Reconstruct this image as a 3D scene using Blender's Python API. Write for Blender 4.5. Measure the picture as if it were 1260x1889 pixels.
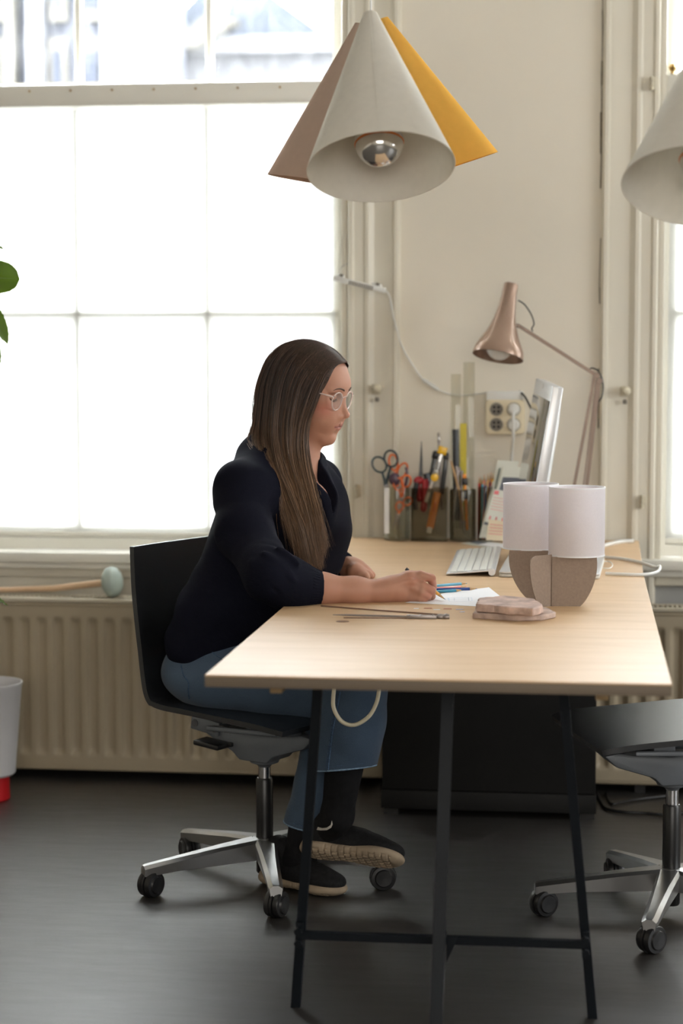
import bpy, bmesh, math, random
import numpy as np
from mathutils import Vector, Matrix, Euler

for o in list(bpy.data.objects):
    bpy.data.objects.remove(o)
SC = bpy.context.scene
COL = SC.collection
PI = math.pi

# ------------------------------------------------------------------ camera
FPX = 3640.0                       # focal length in pixels of a 1260x1889 frame
YAW = math.atan(448 / FPX)         # camera turned 7 degrees left of the wall normal
PITCH = math.atan((944.5 - 645) / FPX)
CAMH = 1.278
cam_d = bpy.data.cameras.new('camera')
cam = bpy.data.objects.new('camera', cam_d)
COL.objects.link(cam)
cam.location = (0, 0, CAMH)
cam.rotation_euler = (PI / 2 - PITCH, 0, YAW)
cam_d.sensor_fit = 'VERTICAL'
cam_d.sensor_height = 36
cam_d.lens = FPX / 1889 * 36
cam_d.clip_start = 0.1
cam_d.clip_end = 300
cam_d.dof.use_dof = True
cam_d.dof.focus_distance = 4.45
cam_d.dof.aperture_fstop = 2.6
SC.camera = cam

# ------------------------------------------------------------------ world and fill lights
w = bpy.data.worlds.new('sky')
SC.world = w
w.use_nodes = True
nt = w.node_tree
bg = nt.nodes['Background']
bg.inputs['Color'].default_value = (0.93, 0.965, 1.0, 1)
bg.inputs['Strength'].default_value = 13.0

def area(name, loc, target, sx, sy, power, color=(1, 1, 1)):
    d = bpy.data.lights.new(name, 'AREA')
    d.shape = 'RECTANGLE'; d.size = sx; d.size_y = sy
    d.energy = power; d.color = color
    o = bpy.data.objects.new(name, d); COL.objects.link(o)
    o.location = loc
    o.rotation_euler = (Vector(target) - Vector(loc)).to_track_quat('-Z', 'Y').to_euler()
    return o
# unseen fill lights added before the closed right and rear walls
area('fill_right_side', (4.15, 3.3, 1.75), (0, 3.6, 1.1), 2.6, 2.0, 42, (0.95, 0.98, 1.0))
area('fill_behind_camera', (0.6, -2.9, 1.9), (0, 4, 1.3), 4.0, 1.9, 46, (1.0, 0.95, 0.88))

vs = SC.view_settings
SC.display_settings.display_device = 'sRGB'
vs.view_transform = 'Standard'; vs.look = 'None'; vs.gamma = 1.0; vs.exposure = 1.5
try: vs.use_curve_mapping = False
except Exception: pass
SC.cycles.max_bounces = 10
SC.cycles.diffuse_bounces = 5
SC.cycles.glossy_bounces = 4
SC.cycles.transmission_bounces = 8
SC.cycles.transparent_max_bounces = 12
SC.cycles.caustics_reflective = False
SC.cycles.caustics_refractive = False
SC.cycles.sample_clamp_indirect = 6
SC.cycles.use_denoising = True
try: SC.cycles.denoiser = 'OPENIMAGEDENOISE'
except Exception: pass

# ------------------------------------------------------------------ survey helpers (camera geometry used to find real positions)
cyw, syw, cpt, spt = math.cos(YAW), math.sin(YAW), math.cos(PITCH), math.sin(PITCH)
_F = Vector((-syw * cpt, cyw * cpt, -spt)); _R = Vector((cyw, syw, 0)); _U = _R.cross(_F)
_C = Vector((0, 0, CAMH))
def ray(px, py): return _F + _R * ((px - 630) / FPX) - _U * ((py - 944.5) / FPX)
def onz(px, py, z): d = ray(px, py); return _C + d * ((z - CAMH) / d.z)
def ony(px, py, y): d = ray(px, py); return _C + d * (y / d.y)

# ------------------------------------------------------------------ materials
def mat(name, color, rough=0.5, metal=0.0, spec=0.5, noise=None, bump=None, extra=None, coat=0.0, trans=0.0, ior=1.45, sheen=0.0, alpha=1.0, sss=0.0):
    """principled material; noise=(scale, amount, stretch) varies the colour, bump=(scale, strength, dist, stretch)"""
    m = bpy.data.materials.new(name); m.use_nodes = True
    t = m.node_tree; b = t.nodes['Principled BSDF']
    b.inputs['Base Color'].default_value = (*color, 1)
    b.inputs['Roughness'].default_value = rough
    b.inputs['Metallic'].default_value = metal
    b.inputs['Specular IOR Level'].default_value = spec
    b.inputs['Coat Weight'].default_value = coat
    b.inputs['Transmission Weight'].default_value = trans
    b.inputs['IOR'].default_value = ior
    b.inputs['Sheen Weight'].default_value = sheen
    b.inputs['Alpha'].default_value = alpha
    if sss:
        b.inputs['Subsurface Weight'].default_value = sss
        b.inputs['Subsurface Radius'].default_value = (0.012, 0.004, 0.002)
        b.inputs['Subsurface Scale'].default_value = 1.0
    def coords(st):
        tc = t.nodes.new('ShaderNodeTexCoord'); mp = t.nodes.new('ShaderNodeMapping')
        mp.inputs['Scale'].default_value = st
        t.links.new(tc.outputs['Object'], mp.inputs['Vector'])
        return mp.outputs['Vector']
    if noise:
        sc, am = noise[0], noise[1]; st = noise[2] if len(noise) > 2 else (1, 1, 1)
        n = t.nodes.new('ShaderNodeTexNoise'); n.inputs['Scale'].default_value = sc; n.inputs['Detail'].default_value = 5
        t.links.new(coords(st), n.inputs['Vector'])
        r = t.nodes.new('ShaderNodeMapRange')
        r.inputs['From Min'].default_value = 0.3; r.inputs['From Max'].default_value = 0.7
        r.inputs['To Min'].default_value = 1 - am; r.inputs['To Max'].default_value = 1 + am
        t.links.new(n.outputs['Fac'], r.inputs['Value'])
        mx = t.nodes.new('ShaderNodeVectorMath'); mx.operation = 'SCALE'
        mx.inputs[0].default_value = color
        t.links.new(r.outputs['Result'], mx.inputs['Scale'])
        t.links.new(mx.outputs['Vector'], b.inputs['Base Color'])
    if bump:
        sc, s, dist = bump[:3]; st = bump[3] if len(bump) > 3 else (1, 1, 1)
        n = t.nodes.new('ShaderNodeTexNoise'); n.inputs['Scale'].default_value = sc; n.inputs['Detail'].default_value = 3
        t.links.new(coords(st), n.inputs['Vector'])
        bp = t.nodes.new('ShaderNodeBump'); bp.inputs['Strength'].default_value = s; bp.inputs['Distance'].default_value = dist
        t.links.new(n.outputs['Fac'], bp.inputs['Height'])
        t.links.new(bp.outputs['Normal'], b.inputs['Normal'])
    if extra: extra(m, t, b)
    return m

def attr_color(m, t, b):
    a = t.nodes.new('ShaderNodeVertexColor'); a.layer_name = 'tint'
    t.links.new(a.outputs['Color'], b.inputs['Base Color'])

def glass_mat(name, tint=(1, 1, 1), refl=0.08, rough=0.02, dirt=0.0):
    """thin clear pane: mostly transparent with a sheen"""
    m = bpy.data.materials.new(name); m.use_nodes = True
    t = m.node_tree; t.nodes.clear()
    out = t.nodes.new('ShaderNodeOutputMaterial')
    tr = t.nodes.new('ShaderNodeBsdfTransparent'); tr.inputs['Color'].default_value = (*tint, 1)
    gl = t.nodes.new('ShaderNodeBsdfGlossy'); gl.inputs['Roughness'].default_value = rough
    mx = t.nodes.new('ShaderNodeMixShader')
    fr = t.nodes.new('ShaderNodeFresnel'); fr.inputs['IOR'].default_value = 1.45
    mn = t.nodes.new('ShaderNodeMath'); mn.operation = 'MINIMUM'; mn.inputs[1].default_value = 0.5
    t.links.new(fr.outputs[0], mn.inputs[0])
    t.links.new(mn.outputs[0], mx.inputs['Fac'])
    t.links.new(tr.outputs[0], mx.inputs[1]); t.links.new(gl.outputs[0], mx.inputs[2])
    last = mx.outputs[0]
    if dirt:
        df = t.nodes.new('ShaderNodeBsdfTranslucent'); df.inputs['Color'].default_value = (0.8, 0.8, 0.8, 1)
        n = t.nodes.new('ShaderNodeTexNoise'); n.inputs['Scale'].default_value = 9; n.inputs['Detail'].default_value = 8
        r = t.nodes.new('ShaderNodeMapRange'); r.inputs['From Min'].default_value = 0.45; r.inputs['From Max'].default_value = 0.8
        r.inputs['To Max'].default_value = dirt
        t.links.new(n.outputs['Fac'], r.inputs['Value'])
        m2 = t.nodes.new('ShaderNodeMixShader')
        t.links.new(r.outputs['Result'], m2.inputs['Fac']); t.links.new(last, m2.inputs[1]); t.links.new(df.outputs[0], m2.inputs[2])
        last = m2.outputs[0]
    t.links.new(last, out.inputs['Surface'])
    return m

def translucent_mat(name, color, tcolor, fac, bumpscale=0):
    m = bpy.data.materials.new(name); m.use_nodes = True
    t = m.node_tree; t.nodes.clear()
    out = t.nodes.new('ShaderNodeOutputMaterial')
    d = t.nodes.new('ShaderNodeBsdfDiffuse'); d.inputs['Color'].default_value = (*color, 1)
    tr = t.nodes.new('ShaderNodeBsdfTranslucent'); tr.inputs['Color'].default_value = (*tcolor, 1)
    mx = t.nodes.new('ShaderNodeMixShader'); mx.inputs['Fac'].default_value = fac
    t.links.new(d.outputs[0], mx.inputs[1]); t.links.new(tr.outputs[0], mx.inputs[2])
    if bumpscale:
        tc = t.nodes.new('ShaderNodeTexCoord')
        n = t.nodes.new('ShaderNodeTexNoise'); n.inputs['Scale'].default_value = bumpscale
        t.links.new(tc.outputs['Object'], n.inputs['Vector'])
        r = t.nodes.new('ShaderNodeMapRange'); r.inputs['To Min'].default_value = 0.92; r.inputs['To Max'].default_value = 1.05
        t.links.new(n.outputs['Fac'], r.inputs['Value'])
        v = t.nodes.new('ShaderNodeVectorMath'); v.operation = 'SCALE'; v.inputs[0].default_value = color
        t.links.new(r.outputs['Result'], v.inputs['Scale']); t.links.new(v.outputs['Vector'], d.inputs['Color'])
    t.links.new(mx.outputs[0], out.inputs['Surface'])
    return m

M = {}
def wood_extra(m, t, b):
    tc = t.nodes.new('ShaderNodeTexCoord'); mp = t.nodes.new('ShaderNodeMapping')
    mp.inputs['Scale'].default_value = (1.2, 9, 9)
    t.links.new(tc.outputs['Object'], mp.inputs['Vector'])
    n = t.nodes.new('ShaderNodeTexNoise'); n.inputs['Scale'].default_value = 2.2; n.inputs['Detail'].default_value = 9; n.inputs['Roughness'].default_value = 0.62
    n.inputs['Distortion'].default_value = 0.6
    t.links.new(mp.outputs[0], n.inputs['Vector'])
    cr = t.nodes.new('ShaderNodeValToRGB')
    cr.color_ramp.elements[0].position = 0.32; cr.color_ramp.elements[0].color = (0.53, 0.345, 0.185, 1)
    cr.color_ramp.elements[1].position = 0.62; cr.color_ramp.elements[1].color = (0.605, 0.415, 0.245, 1)
    t.links.new(n.outputs['Fac'], cr.inputs['Fac'])
    t.links.new(cr.outputs['Color'], b.inputs['Base Color'])
    mr = t.nodes.new('ShaderNodeMapRange'); mr.inputs['To Min'].default_value = 0.42; mr.inputs['To Max'].default_value = 0.56
    t.links.new(n.outputs['Fac'], mr.inputs['Value']); t.links.new(mr.outputs[0], b.inputs['Roughness'])
M['ply'] = mat('birch_plywood', (0.6, 0.42, 0.25), 0.42, spec=0.45, extra=wood_extra)
def ply_edge_extra(m, t, b):
    tc = t.nodes.new('ShaderNodeTexCoord'); wv = t.nodes.new('ShaderNodeTexWave')
    wv.bands_direction = 'Z'; wv.inputs['Scale'].default_value = 90; wv.inputs['Distortion'].default_value = 1.0
    t.links.new(tc.outputs['Object'], wv.inputs['Vector'])
    cr = t.nodes.new('ShaderNodeValToRGB')
    cr.color_ramp.elements[0].color = (0.12, 0.09, 0.062, 1); cr.color_ramp.elements[1].color = (0.21, 0.165, 0.12, 1)
    t.links.new(wv.outputs['Fac'], cr.inputs['Fac']); t.links.new(cr.outputs['Color'], b.inputs['Base Color'])
M['ply'].node_tree.nodes['Principled BSDF'].inputs['Coat Roughness'].default_value = 0.33
M['ply_edge'] = mat('plywood_edge', (0.35, 0.28, 0.2), 0.6, extra=ply_edge_extra)
def floor_extra(m, t, b):
    tc = t.nodes.new('ShaderNodeTexCoord')
    n = t.nodes.new('ShaderNodeTexNoise'); n.inputs['Scale'].default_value = 1.7; n.inputs['Detail'].default_value = 7
    t.links.new(tc.outputs['Object'], n.inputs['Vector'])
    cr = t.nodes.new('ShaderNodeValToRGB')
    cr.color_ramp.elements[0].position = 0.3; cr.color_ramp.elements[0].color = (0.020, 0.018, 0.0165, 1)
    cr.color_ramp.elements[1].position = 0.75; cr.color_ramp.elements[1].color = (0.037, 0.0335, 0.031, 1)
    t.links.new(n.outputs['Fac'], cr.inputs['Fac']); t.links.new(cr.outputs['Color'], b.inputs['Base Color'])
    mpf = t.nodes.new('ShaderNodeMapping'); mpf.inputs['Scale'].default_value = (1, 5, 1); t.links.new(tc.outputs['Object'], mpf.inputs['Vector'])
    n2 = t.nodes.new('ShaderNodeTexNoise'); n2.inputs['Scale'].default_value = 7; n2.inputs['Detail'].default_value = 10; n2.inputs['Roughness'].default_value = 0.7
    t.links.new(mpf.outputs[0], n2.inputs['Vector'])
    mr = t.nodes.new('ShaderNodeMapRange'); mr.inputs['From Min'].default_value = 0.3; mr.inputs['From Max'].default_value = 0.7
    mr.inputs['To Min'].default_value = 0.40; mr.inputs['To Max'].default_value = 0.50
    t.links.new(n2.outputs['Fac'], mr.inputs['Value']); t.links.new(mr.outputs[0], b.inputs['Roughness'])
    # fine scuffs
    vo = t.nodes.new('ShaderNodeTexNoise'); vo.inputs['Scale'].default_value = 600
    t.links.new(tc.outputs['Object'], vo.inputs['Vector'])
    bp = t.nodes.new('ShaderNodeBump'); bp.inputs['Strength'].default_value = 0.35; bp.inputs['Distance'].default_value = 0.001
    t.links.new(vo.outputs['Fac'], bp.inputs['Height']); t.links.new(bp.outputs[0], b.inputs['Normal'])
M['floor'] = mat('dark_linoleum', (0.05, 0.045, 0.042), 0.5, spec=0.85, extra=floor_extra)
M['floor'].node_tree.nodes['Principled BSDF'].inputs['Coat Weight'].default_value = 0.35; M['floor'].node_tree.nodes['Principled BSDF'].inputs['Coat Roughness'].default_value = 0.4
M['wall'] = mat('cream_plaster', (0.77, 0.72, 0.62), 0.8, noise=(1.3, 0.05), bump=(60, 0.15, 0.002))
M['wallrough'] = mat('grey_plaster', (0.36, 0.36, 0.345), 0.85, noise=(3, 0.08))
M['ceiling'] = mat('white_ceiling', (0.82, 0.8, 0.76), 0.85, noise=(2, 0.02))
M['trim'] = mat('cream_gloss_paint', (0.70, 0.66, 0.56), 0.38, noise=(2.5, 0.05, (3, 3, 0.5)))
M['trimwhite'] = mat('white_gloss_paint', (0.78, 0.76, 0.69), 0.35, noise=(4, 0.04))
M['rad'] = mat('cream_enamel', (0.36, 0.30, 0.21), 0.42, noise=(3, 0.04))
M['radwhite'] = mat('radiator_cap', (0.48, 0.43, 0.33), 0.42, noise=(3, 0.03))
M['plinth'] = mat('black_plinth', (0.012, 0.011, 0.011), 0.6, noise=(5, 0.2))
M['black'] = mat('black_laminate', (0.009, 0.010, 0.012), 0.38, spec=0.5, bump=(900, 0.25, 0.0006), noise=(4, 0.1))
M['black'].node_tree.nodes['Principled BSDF'].inputs['Coat Weight'].default_value = 0.6; M['black'].node_tree.nodes['Principled BSDF'].inputs['Coat Roughness'].default_value = 0.42
M['blackedge'] = mat('black_ply_edge', (0.012, 0.011, 0.01), 0.4, noise=(40, 0.2))
M['rubber'] = mat('black_plastic', (0.013, 0.013, 0.014), 0.32, noise=(20, 0.15))
M['darksteel'] = mat('blue_black_steel', (0.003, 0.005, 0.008), 0.55, spec=0.2, noise=(10, 0.15))
M['alu'] = mat('polished_aluminium', (0.52, 0.52, 0.52), 0.32, metal=1.0, noise=(8, 0.05))
M['alugrey'] = mat('grey_cast_metal', (0.17, 0.185, 0.205), 0.45, metal=0.4, noise=(12, 0.05))
M['silver'] = mat('silver_shell', (0.66, 0.67, 0.69), 0.35, metal=0.6, noise=(8, 0.03))
M['whiteplastic'] = mat('white_plastic', (0.75, 0.75, 0.72), 0.35, noise=(8, 0.03))
M['creamplastic'] = mat('cream_plastic', (0.76, 0.68, 0.5), 0.4, noise=(8, 0.03))
M['socketgrey'] = mat('grey_brown_plastic', (0.2, 0.18, 0.15), 0.5, noise=(8, 0.05))
M['cabinet'] = mat('charcoal_cabinet', (0.010, 0.0095, 0.009), 0.6, spec=0.2, noise=(6, 0.12), bump=(300, 0.15, 0.0005))
M['card'] = mat('brown_grey_card', (0.27, 0.205, 0.16), 0.85, noise=(180, 0.08))
M['paper'] = mat('white_paper', (0.84, 0.85, 0.88), 0.7, noise=(5, 0.015))
M['glass'] = glass_mat('window_glass', (0.97, 0.98, 0.98), dirt=0.03)
M['jar'] = glass_mat('jar_glass', (0.90, 0.90, 0.86))
M['smoke'] = glass_mat('smoked_plastic', (0.76, 0.74, 0.68))
M['lens'] = glass_mat('lens', (0.96, 0.96, 0.97))

# ------------------------------------------------------------------ mesh builder
class MB:
    def __init__(s): s.v = []; s.f = []; s.mi = []
    def add(s, verts, faces, mi=0):
        n = len(s.v); s.v += [tuple(x) for x in verts]
        s.f += [tuple(i + n for i in f) for f in faces]; s.mi += [mi] * len(faces)
        return s
    def bm(s, b, mi=0, mtx=None):
        if mtx is not None: bmesh.ops.transform(b, matrix=mtx, verts=b.verts)
        b.verts.ensure_lookup_table(); b.verts.index_update()
        s.add([v.co[:] for v in b.verts], [[v.index for v in f.verts] for f in b.faces], mi); b.free(); return s
    def box(s, c, d, rot=None, bev=0.0, seg=2, mi=0):
        b = bmesh.new(); bmesh.ops.create_cube(b, size=1.0)
        bmesh.ops.scale(b, vec=d, verts=b.verts)
        if bev > 0: bmesh.ops.bevel(b, geom=b.edges[:], offset=min(bev, min(d) * 0.49), segments=seg, profile=0.5, affect='EDGES')
        mt = Matrix.Translation(c)
        if rot is not None: mt = mt @ (rot.to_4x4() if isinstance(rot, Matrix) else Euler(rot).to_matrix().to_4x4())
        return s.bm(b, mi, mt)
    def span(s, lo, hi, bev=0.0, mi=0):
        c = [(a + b) / 2 for a, b in zip(lo, hi)]; d = [abs(b - a) for a, b in zip(lo, hi)]
        return s.box(c, d, bev=bev, mi=mi)
    def tube(s, pts, r, n=10, caps=True, flat=None, up=None, mi=0):
        """swept tube through pts; r a number or a list; flat=(a,b) scales the two cross axes"""
        P = [Vector(p) for p in pts]; rs = r if isinstance(r, (list, tuple)) else [r] * len(P)
        verts = []; faces = []
        T = [(P[min(i + 1, len(P) - 1)] - P[max(i - 1, 0)]).normalized() for i in range(len(P))]
        u = Vector(up) if up is not None else (Vector((0, 0, 1)) if abs(T[0].z) < 0.9 else Vector((1, 0, 0)))
        fa, fb = flat or (1, 1)
        for i, p in enumerate(P):
            a = T[i].cross(u)
            if a.length < 1e-6: a = T[i].orthogonal()
            a.normalize(); bb = a.cross(T[i]).normalized()
            if up is None: u = bb
            for k in range(n):
                an = 2 * PI * (k + 0.5) / n
                verts.append(p + a * (math.cos(an) * rs[i] * fa) + bb * (math.sin(an) * rs[i] * fb))
        for i in range(len(P) - 1):
            for k in range(n):
                k2 = (k + 1) % n
                faces.append((i * n + k, (i + 1) * n + k, (i + 1) * n + k2, i * n + k2))
        if caps:
            faces.append(tuple(range(n))); faces.append(tuple(reversed(range((len(P) - 1) * n, len(P) * n))))
        return s.add(verts, faces, mi)
    def lathe(s, prof, o=(0, 0, 0), axis=(0, 0, 1), n=32, caps=False, mi=0, arc=None):
        ax = Vector(axis).normalized(); a = ax.orthogonal().normalized(); b = ax.cross(a); O = Vector(o)
        verts = []; faces = []
        for r, h in prof:
            for k in range(n):
                t = 2 * PI * k / n
                verts.append(O + ax * h + a * (math.cos(t) * r) + b * (math.sin(t) * r))
        for i in range(len(prof) - 1):
            for k in range(n):
                k2 = (k + 1) % n
                faces.append((i * n + k, i * n + k2, (i + 1) * n + k2, (i + 1) * n + k))
        if caps:
            faces.append(tuple(reversed(range(n)))); faces.append(tuple(range((len(prof) - 1) * n, len(prof) * n)))
        return s.add(verts, faces, mi)
    def prism(s, poly, h, mtx=None, mi=0, bev=0.0, seg=2):
        """polygon in local XY extruded by h along local Z"""
        b = bmesh.new()
        vs_ = [b.verts.new((x, y, 0)) for x, y in poly]
        f = b.faces.new(vs_)
        r = bmesh.ops.extrude_face_region(b, geom=[f])
        bmesh.ops.translate(b, vec=(0, 0, h), verts=[e for e in r['geom'] if isinstance(e, bmesh.types.BMVert)])
        bmesh.ops.recalc_face_normals(b, faces=b.faces)
        if bev > 0: bmesh.ops.bevel(b, geom=b.edges[:], offset=bev, segments=seg, profile=0.5, affect='EDGES')
        return s.bm(b, mi, mtx)
    def sphere(s, c, r, n=16, m=10, sc=(1, 1, 1), mi=0):
        b = bmesh.new(); bmesh.ops.create_uvsphere(b, u_segments=n, v_segments=m, radius=r)
        return s.bm(b, mi, Matrix.Translation(c) @ Matrix.Diagonal((*sc, 1)))

WM = {}     # world matrix of every object that parents others
def props(o, label=None, cat=None, group=None, kind=None):
    if label: o['label'] = label
    if cat: o['category'] = cat
    if group: o['group'] = group
    if kind: o['kind'] = kind
    return o
def thing(name, label, cat, loc=(0, 0, 0), rotz=0.0, group=None):
    o = bpy.data.objects.new(name, None); COL.objects.link(o)
    o.empty_display_size = 0.05
    o.location = loc; o.rotation_euler = (0, 0, rotz)
    WM[o.name] = Matrix.Translation(loc) @ Matrix.Rotation(rotz, 4, 'Z')
    return props(o, label, cat, group)
def obj(name, mb, m, parent=None, smooth=40, world=True, origin=None, label=None, cat=None, group=None, kind=None):
    """link the builder as ONE object. world=True: the builder's coordinates are world ones"""
    mats = m if isinstance(m, (list, tuple)) else [m]
    V = mb.v; wm = Matrix.Identity(4)
    if parent is not None:
        wm = WM[parent.name]
    elif origin is not None:
        wm = Matrix.Translation(origin)
    elif world:
        xs = np.array([tuple(v) for v in V]); wm = Matrix.Translation(((xs[:, 0].min() + xs[:, 0].max()) / 2, (xs[:, 1].min() + xs[:, 1].max()) / 2, xs[:, 2].min()))
    A = np.array([tuple(v) for v in V], dtype=float)
    if world:
        iv = np.array(wm.inverted()); A = A @ iv[:3, :3].T + iv[:3, 3]
    me = bpy.data.meshes.new(name)
    me.from_pydata([tuple(x) for x in A], [], mb.f); me.update()
    b = bmesh.new(); b.from_mesh(me); bmesh.ops.recalc_face_normals(b, faces=b.faces); b.to_mesh(me); b.free()
    for x in mats: me.materials.append(M[x] if isinstance(x, str) else x)
    if len(mats) > 1: me.polygons.foreach_set('material_index', mb.mi)
    me.shade_smooth()
    if smooth < 180: me.set_sharp_from_angle(angle=math.radians(smooth))
    o = bpy.data.objects.new(name, me); COL.objects.link(o)
    if parent is not None: o.parent = parent
    elif world: o.matrix_world = wm
    WM[o.name] = wm
    return props(o, label, cat, group, kind)
def dup(root, loc, rotz, label=None):
    r = root.copy(); COL.objects.link(r); r.location = loc; r.rotation_euler = (0, 0, rotz)
    if label: r['label'] = label
    for ch in list(root.children):
        c = ch.copy(); COL.objects.link(c); c.parent = r
        for g in list(ch.children):
            d = g.copy(); COL.objects.link(d); d.parent = c
    return r
def catmull(P, n):
    """n points per span through control points"""
    P = [Vector(p) for p in P]; out = []
    for i in range(len(P) - 1):
        p0 = P[max(i - 1, 0)]; p1 = P[i]; p2 = P[i + 1]; p3 = P[min(i + 2, len(P) - 1)]
        for k in range(n):
            t = k / n
            out.append(0.5 * ((2 * p1) + (p2 - p0) * t + (2 * p0 - 5 * p1 + 4 * p2 - p3) * t * t + (3 * p1 - p0 - 3 * p2 + p3) * t ** 3))
    out.append(P[-1]); return out
# ================================================================== THE ROOM
WY = 5.86            # inner face of the window wall
XL, XR, YB, ZC = -4.4, 4.3, -3.1, 3.35
def struct(name, mb, m, parent=None, smooth=35):
    return obj(name, mb, m, parent, smooth=smooth, kind='structure' if parent is None else None)
b = MB(); b.span((XL, YB, -0.1), (XR, WY + 0.3, 0)); struct('floor', b, 'floor')
b = MB(); b.span((XL, YB, ZC), (XR, WY + 0.4, ZC + 0.1)); struct('ceiling', b, 'ceiling')
# the window wall around its two openings
W1 = (-1.985, -0.705); W2 = (0.212, 1.492); SILL = 0.665; HEAD = 3.02
b = MB()
for x0, x1 in ((XL, W1[0]), (W1[1], W2[0]), (W2[1], XR)):
    b.span((x0, WY, 0), (x1, WY + 0.3, ZC))
for x0, x1 in (W1, W2):
    b.span((x0, WY, HEAD), (x1, WY + 0.3, ZC))
struct('wall_back', b, 'wall')
b = MB()
for x0, x1 in (W1, W2): b.span((x0, WY + 0.015, 0), (x1, WY + 0.3, SILL - 0.03))
struct('wall_back_apron', b, 'wallrough')['label'] = None if False else 'grey plaster apron under the windows'
b = MB(); b.span((XL - 0.1, YB, 0), (XL, WY + 0.3, ZC)); struct('wall_left', b, 'wall')
b = MB(); b.span((XR, YB, 0), (XR + 0.1, WY + 0.3, ZC)); struct('wall_right', b, 'wall')
b = MB(); b.span((XL, YB - 0.1, 0), (XR, YB, ZC)); struct('wall_front', b, 'wall')
b = MB(); b.span((XL, WY - 0.022, 0), (XR, WY + 0.014, 0.085), bev=0.004); struct('baseboard_back', b, 'plinth')
# horizontal batten on the apron under the left window with its joint
b = MB(); b.span((W1[0], WY - 0.012, 0.585), (W1[1], WY + 0.014, SILL - 0.03), bev=0.003)
b.span((W2[0], WY - 0.012, 0.585), (W2[1], WY + 0.014, SILL - 0.03), bev=0.003)
struct('trim_1', b, 'trim')
b = MB(); b.span((-1.51, WY + 0.0, 0.3), (-1.485, WY + 0.02, 0.585)); b.span((-1.95, WY + 0.004, 0.3), (-1.51, WY + 0.02, 0.585)); b.span((-1.485, WY + 0.004, 0.3), (-0.75, WY + 0.02, 0.585)); struct('trim_2', b, 'trim')

# moulded casings (profile across x, extruded upward)
def casing(name, x0, x1, flip):
    W = x1 - x0
    pr_ = [(0, 0.00), (0.00, 0.024), (0.03, 0.030), (0.09, 0.030), (0.13, 0.024), (0.30, 0.0235), (0.34, 0.028), (0.40, 0.0285), (0.47, 0.019), (0.50, 0.016), (0.70, 0.0155), (0.76, 0.019), (0.86, 0.0195), (0.89, 0.026), (0.95, 0.026), (1.0, 0.012), (1.0, 0.0)]
    poly = [((x0 + u * W) if not flip else (x1 - u * W), WY - d) for u, d in pr_]
    bb = MB(); bb.prism(poly, HEAD + 0.1 - 0.1, Matrix.Translation((0, 0, 0.09)))
    return struct(name, bb, 'trim', smooth=25)
casing('trim_3', -0.700, -0.545, False)
casing('trim_4', 0.043, 0.208, True)
casing('trim_5', 1.496, 1.66, False)
casing('trim_6', -2.155, -1.99, True)
# cracked plaster joint beside the right casing
rnd = random.Random(5)
b = MB()
z = 0.75
while z < 2.4:
    h = rnd.uniform(0.03, 0.16); wd = rnd.uniform(0.0015, 0.0045) * (1.6 if 1.75 < z < 2.05 else 1)
    if rnd.random() < 0.72 or z > 1.7: b.box((0.0405, WY - 0.001, z + h / 2), (wd, 0.003, h), rot=(0, rnd.uniform(-0.02, 0.02), 0))
    z += h
M['crack'] = mat('crack_dirt', (0.16, 0.13, 0.09), 0.9, noise=(60, 0.4))
struct('trim_7', b, 'crack')

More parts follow.
